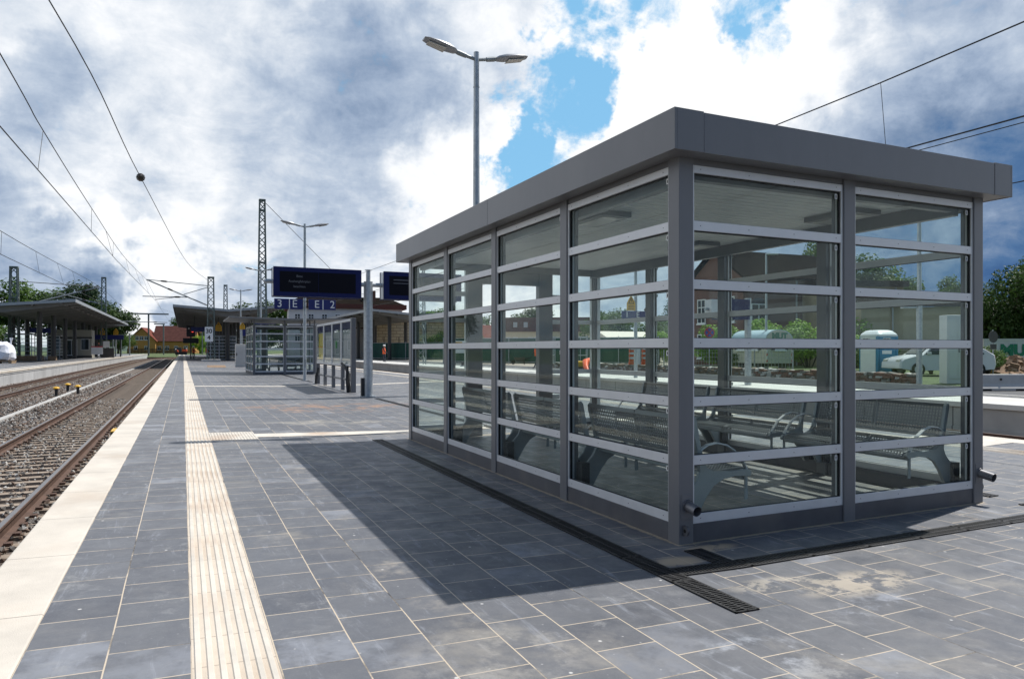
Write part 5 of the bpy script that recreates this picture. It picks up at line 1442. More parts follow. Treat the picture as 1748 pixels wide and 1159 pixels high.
# far row beyond the yard (seen through the left glass)
o = V(-3.0, 124)
T = thing('apartment_house', 'long cream house with red-brown mansard storey across the yard', 'building', (o.x, o.y, 0), yaw_of(1, -.10))
MB().box(0, 19, 0, 9, -.3, 4.4).build('wall', 'plaster_cream', T)
r = MB(); r.prism([(-.3, -.4, 4.4), (19.3, -.4, 4.4), (19.3, .7, 6.9), (-.3, .7, 6.9)], [(-.3, 9.4, 4.4), (19.3, 9.4, 4.4), (19.3, 8.3, 6.9), (-.3, 8.3, 6.9)])
r.build('roof', 'roof_maroon', T)
for x in (1.7, 3.0, 5.6, 6.6, 9.2, 10.2, 12.5, 14.5, 16.8): window(T, (x+.6, 0, 2.7), (1, 0, 0), (0, -1, 0), .85, 1.5)
for x in (3.6, 5.4, 9.6, 13.0, 16.0):
    dm = MB().box(x-.5, x+.5, -.2, .5, 5.0, 6.2).build('dormer', 'roof_maroon', T); MB().box(x-.35, x+.35, -.23, -.201, 5.15, 6.05).build('pane', 'canopy_edge', dm)
MB().box(8.8, 12.0, -1.4, 0, 1.4, 1.6).box(8.8, 12.0, -1.4, -1.3, 1.6, 2.5).build('balcony', 'kiosk_cream', T)
o = V(-9.6, 150)
T, _ = house('red_roof_house', 'small cream house with bright red roof far across the yard', 'house', (o.x, o.y, 0), yaw_of(1, .4), 8, 7, 3.2, 6.4, 'plaster_cream', 'roof_red')
for x in (2, 5.5): window(T, (x, 0, 1.8), (1, 0, 0), (0, -1, 0), 1.2, 1.4)
o = V(-16.5, 140)
T, _ = house('grey_roof_house', 'house with steep grey roof and white gable board across the yard', 'house', (o.x, o.y, 0), yaw_of(1, .3), 9, 8, 3.0, 8.2, 'plaster_tan', 'roof_tile')
window(T, (3, 0, 1.8), (1, 0, 0), (0, -1, 0), 1.2, 1.4)
# station building behind the right canopy
T = thing('station_building', 'pale grey station building with red-brown cornice behind the right canopy', 'building', (16.0, 124.0, 0), R(-6))
MB().box(0, 19, 0, 12, -.3, 8.3).build('wall', 'plaster_white', T)
MB().box(-.5, 19.7, -.6, 12.6, 8.3, 9.1).build('cornice', 'cornice_red', T)
rf = MB().prism([(-.3, -.4, 9.1), (19.4, -.4, 9.1), (17.0, 4, 10.6), (2.2, 4, 10.6)], [(-.3, 12.4, 9.1), (19.4, 12.4, 9.1), (17.0, 8, 10.6), (2.2, 8, 10.6)]).build('roof', 'roof_tile', T)
MB().box(13.0, 14.6, 1.5, 3.5, 9.1, 11.6).build('chimney', 'brick_red', rf)
for x in (1.4, 3.6, 5.8, 8.0, 10.6, 13.0, 15.4): 
    for z in (6.6, 3.4): window(T, (x, 0, z), (1, 0, 0), (0, -1, 0), .95, 1.5)
bb = MB().box(-.02, 19.02, -.04, 0, 4.9, 5.2); bb.build('string_course', 'cornice_red', T)
T = thing('stone_wall_house', 'beige stone building seen under the right canopy', 'building', (29.0, 120.0, 0), R(-10))
MB().box(0, 18, 0, 8, -.3, 6.0).build('wall', 'stone_course', T); MB().box(-.3, 18.3, -.4, 8.4, 6.0, 6.5).build('roof', 'cornice_red', T)
T = thing('poster_wall', 'blue and dark advertising fence under the right canopy', 'fence', (28.0, 104, 0), R(-8))
MB().box(-3.2, 3.2, -.05, .05, 0, 2.0).build('panel', 'cast_iron', T); MB().box(-3.2, 3.2, -.08, -.051, 1.5, 2.15).build('band', 'sign_blue', T); MB().box(-.35, .25, -.09, -.081, 1.55, 2.1).build('notice', 'sign_white', T)
for x in (-3, -1, 1.2, 3): MB().box(x-.05, x+.05, -.2, -.1, 0, 3.2).build('post', 'cast_iron', T)
# yellow house at the end of the track
T, rf = house('yellow_house', 'ochre yellow house with dark red roof at the far end of the tracks', 'house', (-9.6, 286, 0), R(-10), 13.5, 11.0, 4.6, 9.8, 'plaster_yellow', 'roof_maroon', .5)
for x in (1.8, 4.4, 7.4, 10.6): window(T, (x, 0, 1.9), (1, 0, 0), (0, -1, 0), 1.3, 1.5)
MB().obox((6.4, 1.6, 6.05), (.45, 0, 0), (0, .45, .42), (0, -.03, .03)).build('skylight', 'sign_white', rf)
T2, rf2 = house('yellow_house', 'ochre yellow gabled wing facing the tracks, left of the dark red roof', 'house', (-18.6, 292, 0), R(-8)+R(90)-R(90), 9.5, 9.0, 4.6, 9.0, 'plaster_yellow', 'roof_red', .5)
T2.rotation_euler = (0, 0, R(78)); T2.location = (-9.0, 284.0, 0)
for y, z in ((3.0, 5.4), (4.5, 5.4), (6.0, 5.4), (3.0, 2.0), (6.4, 2.0)): window(T2, (0, y, z), (0, 1, 0), (-1, 0, 0), 1.2, 1.4)
T, _ = house('red_roof_house', 'distant house with pale red roof right of the yellow house', 'house', (4, 330, 0), R(-14), 12, 9, 6, 10.5, 'plaster_tan', 'roof_red')
window(T, (3, 0, 3), (1, 0, 0), (0, -1, 0), 1.2, 1.4)
T, _ = house('red_roof_house', 'low rusty-roofed house left of the yellow house among trees', 'house', (-34, 262, 0), R(10), 11, 8, 3.2, 6.0, 'brick_red', 'roof_red')
window(T, (3, 0, 1.8), (1, 0, 0), (0, -1, 0), 1.2, 1.4)
T = thing('garden_fence', 'dark picket fence before the yellow house', 'fence', (-17, 270, 0), R(-6))
m = MB()
for i in range(44): m.box(i*.42, i*.42+.2, -.03, .03, 0, 1.7)
m.box(0, 18.4, .03, .08, .4, .5).box(0, 18.4, .03, .08, 1.3, 1.4); m.build('pickets', 'cast_iron', T)

# ------------------------------------------------------------------ trees and bushes
def crown_mesh(name, seed, n, leaf, lm, shape=(1, 1, 1), lobes=14, hollow=.55, core=True):
    """many leaf-sized faces in clumps through the crown; unit radius, centre at the origin"""
    rng = np.random.default_rng(seed)
    L_ = []
    for i in range(lobes):
        d = rng.normal(size=3); d /= np.linalg.norm(d); d[2] = d[2]*.85 + .08
        L_.append((d*rng.uniform(.45, .86), rng.uniform(.22, .42)))
    L_.append((np.zeros(3), .55))
    wts = np.array([r**2 for _, r in L_]); wts /= wts.sum()
    idx = rng.choice(len(L_), size=n, p=wts)
    C = np.array([L_[i][0] for i in idx]); Rr = np.array([L_[i][1] for i in idx])
    d = rng.normal(size=(n, 3)); d /= np.linalg.norm(d, axis=1, keepdims=True)
    # leaves gather in twigs
    tw = rng.normal(size=(90, 3)); tw /= np.linalg.norm(tw, axis=1, keepdims=True)
    near = tw[np.argmax(d @ tw.T, axis=1)]
    d = d*.62 + near*.38; d /= np.linalg.norm(d, axis=1, keepdims=True)
    rad = Rr*rng.uniform(hollow, 1.08, n)
    p = (C + d*rad[:, None])*np.array(shape)
    nrm = d + rng.normal(size=(n, 3))*.55 + np.array([0, 0, .35]); nrm /= np.linalg.norm(nrm, axis=1, keepdims=True)
    a = np.cross(nrm, rng.normal(size=(n, 3))); a /= np.linalg.norm(a, axis=1, keepdims=True); b = np.cross(nrm, a)
    s = leaf*rng.uniform(.6, 1.35, n)[:, None]
    v = np.stack([p - a*s, p - b*s*.55, p + a*s, p + b*s*.55 + nrm*s*.2], axis=1).reshape(-1, 3)
    me = bpy.data.meshes.new(name)
    me.from_pydata([tuple(x) for x in v], [], [(4*i, 4*i+1, 4*i+2, 4*i+3) for i in range(n)])
    me.materials.append(MATS[lm]); me.update(); return me, L_
CR = {}
def crown(kind, var):
    k = (kind, var)
    if k not in CR:
        lm = {'dark': 'leaf_dark', 'mid': 'leaf_mid', 'bright': 'leaf_bright', 'blue': 'leaf_blue', 'yellow': 'leaf_yellow', 'near': 'leaf_dark'}[kind]
        n, lf = {'near': (16000, .030), 'bright': (7000, .042)}.get(kind, (8000, .040))
        CR[k] = crown_mesh('crown', hash(kind) % 0 if False else (len(kind)*31+var*7+ord(kind[0])), n, lf, lm, (1, 1, .95))
    return CR[k]
def tree(label, loc, h, rx, rz, kind='dark', var=0, trunk=.3, group='trees around the station', name='tree'):
    T = thing(name, label, 'tree', loc, random.uniform(0, 6.28), group)
    me, lobes = crown(kind, var)
    c = bpy.data.objects.new('crown', me); col.objects.link(c); c.parent = T
    zc_ = h - rz; c.location = (0, 0, zc_); c.scale = (rx, rx, rz)
    m = MB(); m.tube([(0, 0, -.3), (.05, 0, h*.2), (-.05, .05, zc_), (0, 0, h-rz*.5)], [trunk*1.25, trunk, trunk*.75, trunk*.25], 9)
    for d, r in lobes[:7]:
        e = (d[0]*rx*.9, d[1]*rx*.9, zc_+d[2]*rz*.9); b = (0, 0, max(h*.18, zc_-rz*.55))
        mid = ((e[0]*.45), (e[1]*.45), b[2]*.45+e[2]*.55)
        m.tube([b, mid, e], [trunk*.5, trunk*.33, trunk*.1], 6)
    m.build('trunk', 'bark', T, smooth=True)
    return T
def bush(label, loc, rx, ry, h, kind='bright', var=0, group='bushes behind the rubble wall', name='bush', rz=0):
    T = thing(name, label, 'bush', loc, rz, group)
    me, lobes = crown(kind, var)
    c = bpy.data.objects.new('foliage', me); col.objects.link(c); c.parent = T
    c.location = (0, 0, h*.5); c.scale = (rx, ry, h*.56)
    m = MB()
    for d, r in lobes[:8]: m.tube([(d[0]*rx*.15, d[1]*ry*.15, 0), (d[0]*rx*.5, d[1]*ry*.5, h*.3), (d[0]*rx*.85, d[1]*ry*.85, h*.5+d[2]*h*.5)], [.05, .035, .012], 5)
    m.build('stems', 'bark', T)
    return T
# left group behind the far left platform
for k, (px, py, h, rx, rz, kd, v, lb) in enumerate((
    (-47, 150, 12.3, 8.5, 6.6, 'mid', 0, 'broad green tree at the left picture edge behind the bulk bag'),
    (-36.0, 170, 14.6, 8.0, 6.2, 'dark', 1, 'dark green tree rising over the left canopy roof, leftmost of that group'),
    (-28.5, 172, 15.2, 8.4, 6.6, 'mid', 2, 'lighter green tree in the middle of the group over the left canopy'),
    (-20.5, 168, 15.8, 6.4, 6.0, 'blue', 3, 'dark tree with a pointed top behind the distant left mast'),
    (-13.8, 165, 14.6, 6.0, 7.0, 'dark', 0, 'big dark tree ending the left group, right of the distant mast'),
    (-15.4, 172, 10.2, 4.6, 5.0, 'blue', 1, 'lower dark bushy tree under the right end of the left tree group'),
    (-30, 240, 10, 6, 4.5, 'mid', 1, 'round green tree left of the yellow house'),
    (-19, 262, 7.5, 5, 3.8, 'mid', 2, 'low green tree touching the yellow gable'),
    (0.5, 330, 17, 7, 6, 'dark', 2, 'distant dark tree above the dark red roof'),
    (9.5, 300, 12, 6, 5.5, 'dark', 3, 'distant dark tree beside the canopy eave'),
    (5.2, 262, 6.2, 3.4, 3.3, 'bright', 0, 'pale green bush-like tree right of the yellow house'),
    (9.0, 250, 5.2, 3.2, 2.8, 'mid', 0, 'low green shrubby tree under the canopy eave at the track end'))):
    tree(lb, (px, py, 0), h, rx, rz, kd, v)
for k, (px, py, h, rx, rz, kd, v, lb) in enumerate((
    (13.6, 150, 11.9, 6.6, 4.8, 'dark', 1, 'dark tree over the canopy behind the tall lattice mast'),
    (20.0, 150, 11.3, 6.4, 5.0, 'mid', 3, 'mid green tree left of the pale station building'),
    (42, 128, 9, 5, 4.4, 'bright', 1, 'light green tree seen under the right canopy end'))):
    tree(lb, (px, py, 0), h, rx, rz, kd, v)
for (px, py, rx, ry, h, kd, v, lb) in ((-27, 112, 4.0, 3.2, 4.6, 'mid', 0, 'rounded green bush behind the left platform at the picture edge'), (-28, 124, 4.5, 3.5, 5.2, 'dark', 1, 'dark green bush behind the windbreaks of the left platform'),
        (-29, 138, 5.0, 4.0, 5.6, 'mid', 2, 'green bush filling the view under the left canopy'), (-26, 98, 2.6, 2.2, 3.4, 'bright', 0, 'bright green bush beside the bulk bag behind the left platform')):
    bush(lb, (px, py, 0), rx, ry, h, kd, v, group='bushes behind the left platform')
for k, (px, py, h, rx, rz, kd, v) in enumerate(((24, 178, 8, 7, 4, 'dark', 0), (33, 182, 8.6, 7.5, 4.2, 'dark', 1), (12, 205, 7, 7, 3.6, 'mid', 1), (20, 215, 8, 7, 4, 'dark', 2), (44, 176, 8, 7, 4, 'dark', 2), (54, 170, 8, 7, 4, 'mid', 3))):
    tree('low dark background tree between the canopies, ' + ('left of the pale station building', 'half behind the station building', 'at the end of the middle canopy', 'the farthest of its row', 'beside the beige stone house', 'right of the beige stone house')[k], (px, py, 0), h, rx, rz, kd, v)
# beyond the yard, seen through the left glass (turned grid)
def vt(r, f): p = V(r, f); return (p.x, p.y, 0)
for (r, f, h, rx, rz, kd, v, lb) in (
    (-19, 176, 12.5, 8.5, 5.5, 'mid', 0, 'green tree above the grey-roofed house across the yard'),
    (-5.5, 172, 12.0, 7.5, 5.2, 'mid', 1, 'green tree above the small red-roofed house across the yard'),
    (5, 170, 11.5, 8, 5, 'dark', 2, 'dark tree behind the mansard roof'),
    (-8.3, 132, 6.4, 3.6, 3.2, 'mid', 3, 'small round green tree before the grey-roofed house'),
    (-12.2, 118, 5.2, 2.4, 2.6, 'dark', 0, 'small dark tree at the yard edge, leftmost through the glass'),
    (15.5, 112, 8.6, 5.2, 4.4, 'mid', 0, 'green tree right of the mansard house, behind the tent'),
    (21.5, 108, 7.6, 5.2, 4.0, 'mid', 1, 'broad green tree behind the blue 1 E sign'),
    (26.6, 112, 9.6, 4.6, 4.8, 'dark', 2, 'taller dark tree right of the tent'),
    (17.6, 78, 5.0, 3.0, 2.6, 'mid', 3, 'rounded green tree just left of the brick house gable'),
    (14.6, 72, 3.2, 2.4, 1.8, 'bright', 0, 'bright green bush-like tree by the green screen fence')):
    tree(lb, vt(r, f), h, rx, rz, kd, v)
for (r, f, h, rx, rz, kd, v, lb) in (
    (32.5, 74, 13.5, 2.9, 3.2, 'mid', 0, 'feathery tree top behind the right end of the tiled roof'),
    (40.0, 78, 13.0, 4.6, 4.2, 'mid', 1, 'tall loose tree behind the sheds, nearest the shelter middle post'),
    (37.2, 76, 9.4, 3.6, 2.6, 'dark', 2, 'lower branchy tree behind the shed roof'),
    (45.2, 84, 10.0, 2.9, 3.2, 'mid', 2, 'thin young tree against the storm sky behind the low shed'),
    (50.6, 82, 10.2, 2.6, 3.4, 'mid', 3, 'slim tree close to the right corner post')):
    tree(lb, vt(r, f), h, rx, rz, kd, v)
tree('large dark leafy tree filling the right picture edge behind the white container', vt(48.2, 68), 11.3, 4.8, 5.4, 'near', 0, .4)
tree('large dark tree at the right, behind and beside the leafy one', vt(53.6, 71), 12.8, 5.2, 6.2, 'near', 1, .4)
tree('dark undergrowth tree low between the right trees and the container', vt(46.4, 70), 8.6, 3.6, 5.0, 'near', 2, .3)
# bright bushes in front of the brick house
for (r, f, rx, ry, h, kd, v, lb) in (
    (14.6, 50, 2.2, 1.8, 2.9, 'bright', 0, 'bright green bush at the left by the round no stopping sign'),
    (17.9, 51.5, 3.0, 2.0, 3.6, 'bright', 1, 'bright green bush right above the curved trailer roof'),
    (21.6, 52, 3.0, 2.0, 3.7, 'bright', 2, 'bright green bush right of the trailer lettering'),
    (24.6, 51.5, 2.4, 2.0, 3.2, 'bright', 3, 'bright green bush before the tan shed wall'),
    (15.6, 47.4, 1.6, 1.4, 2.2, 'mid', 1, 'darker green bush left of the trailer'),
    (20.9, 44.8, 1.5, 1.4, 2.1, 'mid', 2, 'dark green bush at the right end of the trailer'),
    (23.0, 45.0, 1.6, 1.3, 2.0, 'mid', 3, 'dark green bush behind the wire fence near the middle post'),
    (26.4, 40.0, 1.1, 1.0, 1.5, 'mid', 0, 'small green bush at the toilet cabin, on its left'),
    (22.4, 44.2, .9, .9, 1.8, 'mid', 0, 'small green shrub at the fence'),
    (24.4, 36.8, 1.4, .8, 1.4, 'mid', 2, 'green shrub growing behind the low rubble wall')):
    if lb == 'small green shrub at the fence': continue
    bush(lb, vt(r, f), rx, ry, h, kd, v)
bush('yellow-flowering weed at the right shelter post by the container', vt(25.6, 38.4), .45, .4, 1.35, 'yellow', 0)
bush('low green weeds between toilet cabin and car', vt(22.6, 38.5), .9, .6, 1.0, 'bright', 1)

# ------------------------------------------------------------------ walls and fences behind the right platform
T = thing('rubble_wall', 'low rubble stone wall behind the road, seen through the shelter', 'wall', (24.3, 17.6, 0))
rng = random.Random(11); core = MB().box(.06, .40, 0, 28, -.2, .30); core.build('core', 'dirt', T)
m = MB()
for k in range(4):
    y = rng.uniform(-.2, 0); z = -.02 + k*.105
    while y < 28:
        l = rng.uniform(.14, .38); hh = rng.uniform(.045, .065); red = (y < 8 and rng.random() < .55)
        if not (k == 3 and rng.random() < .25):
            m.obox((.06+rng.uniform(-.035, .03), y+l/2, z+hh+rng.uniform(-.015, .015)), (rng.uniform(.08, .12), rng.uniform(-.02, .02), rng.uniform(-.01, .01)), (rng.uniform(-.02, .02), l/2*.94, rng.uniform(-.02, .02)), (rng.uniform(-.01, .01), 0, hh), 3 if red else rng.choice((0, 0, 1, 1, 2)))
        if k == 3: m.obox((.28+rng.uniform(-.05, .03), y+l/2, z+hh+rng.uniform(-.03, .03)), (.13, .02, .01), (.02, l/2*.94, .02), (0, 0, hh), rng.choice((0, 1, 2)))
        y += l
m.build('stones', ['stone_grey', 'stone_brown', 'stone_pale', 'brick_red'], T, bevel=.012)
def wire_fence(label, a, b, h, step=2.5, z0=0.0, mesh='galvanised_dull', sp=.22, group=None, name='wire_fence', r=.012):
    a, b = Vector(a), Vector(b); Ln = (b-a).length; d = (b-a).normalized()
    T = thing(name, label, 'fence', (a.x, a.y, z0), math.atan2(d.y, d.x), group)
    n = max(1, round(Ln/step))
    for i in range(n+1): MB().tube([(Ln*i/n, 0, -.1), (Ln*i/n, 0, h+.05)], .035, 8).build('post', 'galvanised_dull', T)
    m = MB(); 
    for k in range(int(h/sp)+1): m.bar((0, 0, .03+k*sp), (Ln, 0, .03+k*sp), r)
    x = 0
    while x < Ln: m.bar((x, .01, 0), (x, .01, h), r); x += sp
    m.build('mesh', mesh, T)
    return T
wire_fence('grey wire mesh fence standing behind the rubble wall by the trailer', (25.4, 36.5, 0), (25.4, 24.4, 0), 1.25)
def screen_fence(label, a, b, h, group=None):
    a, b = Vector(a), Vector(b); Ln = (b-a).length; d = (b-a).normalized()
    T = thing('screen_fence', label, 'fence', (a.x, a.y, 0), math.atan2(d.y, d.x), group)
    n = round(Ln/3.4)
    for i in range(n+1): MB().tube([(Ln*i/n, -.05, 0), (Ln*i/n, -.05, h+.1)], .04, 8).build('post', 'galvanised', T)
    rng = random.Random(2); m = MB(); k = n*14; R0 = []
    for s in (0, .03):
        R0.append([(Ln*i/k, .05*math.sin(i*.9)+rng.uniform(-.02, .02)+s, z) for i in range(k+1) for z in (.05, h)])
    for V_ in R0: m.add(V_, [(2*i, 2*i+2, 2*i+3, 2*i+1) for i in range(k)])
    m.build('cloth', 'mesh_green', T)
    MB().bar((0, -.05, h), (Ln, -.05, h), .05).bar((0, -.05, .2), (Ln, -.05, .2), .05).build('rail', 'galvanised', T)
    return T
screen_fence('long dark green screen fence along the far side of the yard', (22.5, 64.5, 0), (36.0, 49.0, 0), 2.35)
screen_fence('dark green screen fence at the far left of the yard', (14.5+8, 96, 0), (30, 84, 0), 2.2)
# barrier blocks at the road end
def barrier(label, loc, rz):
    T = thing('concrete_barrier', label, 'barrier', loc, rz, 'concrete barrier blocks')
    pr = [(-.28, 0), (.28, 0), (.28, .08), (.17, .22), (.11, .52), (-.11, .52), (-.17, .22), (-.28, .08)]
    MB().prism([(-1.0, y, z) for y, z in pr], [(1.0, y, z) for y, z in pr]).build('block', 'concrete', T, bevel=.02)
    for x in (-.55, .55): MB().box(x-.15, x+.15, -.29, -.24, 0, .06).build('foot_slot', 'pit_shade', T)
    m = MB().tube([(0, -.13, .36), (0, -.17, .36)], .035, 10); m.build('lifting_eye', 'cast_iron', T)
    return T
q = barrier('grey concrete barrier block right of the shelter corner post', (23.6, 14.25, 0), yaw_of(1, .05))
dup(q, (23.6+1.82, 13.35, 0), yaw_of(1, .02), 'grey concrete barrier block at the right picture edge')
# heap of earth and timber by the container
T = thing('earth_heap', 'brown heap of earth and stones before the white container', 'heap', vt(28.2, 40))
rng = random.Random(5); m = MB()
for i in range(90):
    a = rng.uniform(0, 6.28); r = abs(rng.gauss(0, .9)); s = rng.uniform(.10, .26); x, y = r*math.cos(a)*1.4, r*math.sin(a)
    z = max(0, .75 - r*.42)
    v = [Vector((rng.gauss(0, 1), rng.gauss(0, 1), rng.gauss(0, 1))).normalized() for _ in range(3)]
    m.obox((x, y, z), v[0]*s, v[0].cross(v[1]).normalized()*s*.7, v[0].cross(v[0].cross(v[1])).normalized()*s*.5)
m.prism([(1.9*math.cos(q), 1.2*math.sin(q), -.02) for q in np.linspace(0, 2*math.pi, 14, endpoint=False)], [(.5*math.cos(q), .3*math.sin(q), .72) for q in np.linspace(0, 2*math.pi, 14, endpoint=False)])
m.build('mound', 'dirt', T)

# ------------------------------------------------------------------ white site container with lettering
def turned(name, label, cat, r, f, df=0.0, group=None):
    p = V(r, f); return thing(name, label, cat, (p.x, p.y, 0), yaw_of(1, df), group)
T = turned('site_container', 'white site container with green and black lettering at the right edge', 'container', 39.6, 60, .02)
m = MB().box(0, 9.5, 0, 2.4, .08, 2.12); n = 0
x = .1
while x < 9.4: m.box(x, x+.10, -.025, 0, .2, 2.0); x += .20
m.build('body', 'container_white', T, bevel=.01)
MB().box(-.05, 9.55, -.06, 2.46, 2.12, 2.22).box(-.05, 9.55, -.06, 2.46, -.02, .1).build('rail', 'container_white', T)
text('MUT', 1.28, (1.35, -.07, 1.22), (1, 0, 0), (0, 0, 1), 'letter_green', T, align='LEFT', bold=.07, sx=1.15)
text('LUDWIG', .50, (1.85, -.07, .42), (1, 0, 0), (0, 0, 1), 'black_print', T, align='LEFT', bold=.02, sx=1.1)

# ------------------------------------------------------------------ site trailer with arched roof
T = turned('site_trailer', 'beige site trailer with pale blue arched roof and green lettering behind the wire fence', 'trailer', 14.5, 46.9, .25)
# local: x along the long side (left), end wall on the right part turned to the camera
Lx, Wy, hE, rise = 2.9, 2.2, 1.95, .55
pts = [(0, .45)] + [(0, hE)] + [(Wy/2-Wy/2*math.cos(q), hE+rise*math.sin(q)) for q in np.linspace(0.12, math.pi-.12, 11)] + [(Wy, hE), (Wy, .45)]
T.rotation_euler = (0, 0, yaw_of(.44, -.90))
MB().prism([(0, y, z) for y, z in pts], [(Lx, y, z) for y, z in pts]).build('body', 'trailer_beige', T, bevel=.01)
arc = [(Wy/2-(Wy/2+.06)*math.cos(q), hE+.02+(rise+.05)*math.sin(q)) for q in np.linspace(0, math.pi, 17)]
MB().loft([[(x, y, z) for y, z in arc] + [(x, y*.97+.03, z-.05) for y, z in arc[::-1]] for x in (-.08, Lx-.02)]).build('roof', 'trailer_roof', T, smooth=True)
for x in (.75, 1.9):
    w_ = window(T, (x, 0, 1.55), (1, 0, 0), (0, -1, 0), .62, .5)
    for s in (-1, 1): MB().box(x+s*.43-.10, x+s*.43+.10, -.05, 0, 1.28, 1.80).build('shutter', 'column_grey', w_)
w_ = window(T, (Lx, Wy/2, 1.55), (0, 1, 0), (1, 0, 0), .85, .5)
for s in (-1, 1): MB().box(Lx, Lx+.05, Wy/2+s*.57-.12, Wy/2+s*.57+.12, 1.28, 1.80).build('shutter', 'column_grey', w_)
text('MUT', .52, (Lx+.012, Wy/2, 2.14), (0, 1, 0), (0, 0, 1), 'letter_green', T, bold=.03, sx=1.2)
MB().box(Lx+.002, Lx+.01, Wy/2-.3, Wy/2+.3, 1.90, 1.93).build('text_line', 'black_print', T)
for y in (.03, Wy-.03):
    m = MB()
    for k in range(7): m.obox((Lx+.012, y, .6+k*.2), (.008, 0, 0), (0, .045, .03), (0, -.01, .05), k % 2)
    m.build('warning_stripe', ['sign_red', 'sign_white'], T)
MB().box(.2, Lx-.2, .3, Wy-.3, .25, .46).build('chassis', 'cast_iron', T)
for x in (.7, 2.2):
    for y in (.1, Wy-.1): MB().tube([(x, y-.09, .3), (x, y+.09, .3)], .3, 16).build('wheel', 'tyre', T)

# ------------------------------------------------------------------ portable toilet
T = turned('portable_toilet', 'blue portable toilet cabin with white roof and white door behind the rubble wall', 'toilet cabin', 19.55, 37.6)
p = V(18.75, 38.6); T.location = (p.x, p.y, 0); T.rotation_euler = (0, 0, yaw_of(1, -.62))
# two visible faces: x- face... local box 0..1.15
W_ = 1.32
MB().box(0, W_, 0, W_, .0, 2.02).build('body', 'toilet_blue', T, bevel=.03)
T.rotation_euler = (0, 0, yaw_of(.26, -.97))
d = MB().box(.12, W_-.12, -.03, 0, .1, 1.98).build('door', 'toilet_white', T, bevel=.01)
MB().box(.14, W_-.14, -.04, -.03, .92, .95).box(.14, W_-.14, -.04, -.03, .30, .33).build('door_rib', 'toilet_white', d)
f = MB().box(.34, .82, -.045, -.031, 1.38, 1.93).build('emblem_plate', 'sign_white', d)
for j, s_ in enumerate(('TOI', 'TOI')): text(s_, .27, (.58, -.05, 1.78-j*.25), (1, 0, 0), (0, 0, 1), 'black_print', f, bold=.012)
MB().box(.34, .82, -.045, -.031, 1.10, 1.24).build('name_strip', 'sign_white', d)
f = MB().box(W_, W_+.014, .34, .82, 1.38, 1.93).build('emblem_plate', 'sign_white', T)
for j, s_ in enumerate(('TOI', 'TOI')): text(s_, .27, (W_+.018, .58, 1.78-j*.25), (0, 1, 0), (0, 0, 1), 'black_print', f, bold=.012)
MB().box(W_, W_+.012, .28, .88, 1.08, 1.26).build('name_strip', 'sign_white', T)
MB().box(W_+.0, W_+.03, .12, .16, .1, 1.95).box(W_+.0, W_+.03, W_-.16, W_-.12, .1, 1.95).box(W_, W_+.03, .16, W_-.16, .55, .60).build('side_rib', 'toilet_blue', T)
rings = []
for z, k in ((2.0, .07), (2.10, .07), (2.20, -.02), (2.30, -.14), (2.34, -.30)):
    rings.append([(W_/2+(W_/2+k)*math.copysign(abs(math.cos(q))**.45, math.cos(q)), W_/2+(W_/2+k)*math.copysign(abs(math.sin(q))**.45, math.sin(q)), z) for q in np.linspace(0, 2*math.pi, 28, endpoint=False)])
MB().loft(rings).build('roof', 'toilet_white', T, smooth=True)

# ------------------------------------------------------------------ parked white car
T = turned('parked_car', 'white parked car with rounded nose half hidden behind the right shelter post', 'car', 19.1, 35.2)
T.scale = (1.06, 1.06, 1.06)
# side profile, nose to the left
ps = [(0, .35), (.02, .62), (.15, .78), (.55, .90), (1.05, .98), (1.55, 1.38), (1.85, 1.50), (2.6, 1.56), (3.5, 1.50), (4.1, 1.22), (4.45, .98), (4.52, .55), (4.45, .32), (3.95, .28), (.6, .26)]
def scal(p, k, z0=.9): return (p[0], p[1])
m = MB(); rr = []
for y, kx, kz in ((0.0, .0, -.0), (.06, .0, .0), (.9, .0, .02), (1.66, .0, .0), (1.72, 0, 0)):
    e = .06 if y in (0.0, 1.72) else 0
    rr.append([(2.26+(x-2.26)*(1-e*.5), y + (0 if z < .95 else (.18*(z-.95)/.6)*(1 if y < .8 else (-1 if y > 1.0 else 0))), z if z < .5 else z + kz - e*.25) for x, z in ps])
m.loft(rr); m.build('body', 'car_white', T, smooth=True)
MB().prism([(1.18, 0.040, 1.00), (1.62, 0.095, 1.34), (2.0, 0.110, 1.45), (2.0, 0.040, 1.0)], [(1.18, 0.015, 1.00), (1.62, 0.070, 1.34), (2.0, 0.085, 1.45), (2.0, 0.015, 1.0)]).prism([(2.08, 0.040, 1.0), (2.08, 0.110, 1.46), (3.3, 0.105, 1.45), (3.95, 0.045, 1.05), (3.9, 0.040, 1.0)], [(2.08, 0.015, 1.0), (2.08, 0.085, 1.46), (3.3, 0.080, 1.45), (3.95, 0.020, 1.05), (3.9, 0.015, 1.0)]).build('side_window', 'car_glass', T)
MB().prism([(1.09, .22, 1.02), (1.55, .32, 1.385), (1.55, 1.40, 1.385), (1.09, 1.50, 1.02)], [(1.07, .22, 1.05), (1.53, .32, 1.415), (1.53, 1.40, 1.415), (1.07, 1.50, 1.05)]).build('windscreen', 'car_glass', T)
for x in (.85, 3.65):
    for y in (.06, 1.66):
        w_ = MB().tube([(x, y-.10, .31), (x, y+.10, .31)], .31, 22).build('wheel', 'tyre', T)
        MB().tube([(x, y-.11, .31), (x, y+.11, .31)], .19, 14).build('rim', 'aluminium', w_)
for y in (.28, 1.42): MB().obox((.12, y, .72), (.08, 0, .03), (0, .17, 0), (0, 0, .07)).build('headlight', 'lens', T, bevel=.02)
MB().box(4.42, 4.50, .1, .4, .75, .95).build('tail_light', 'sign_red', T); MB().box(4.42, 4.50, 1.3, 1.6, .75, .95).build('tail_light', 'sign_red', T)
MB().box(1.28, 1.46, -.05, .06, 1.0, 1.12).build('wing_mirror', 'car_white', T, bevel=.02)
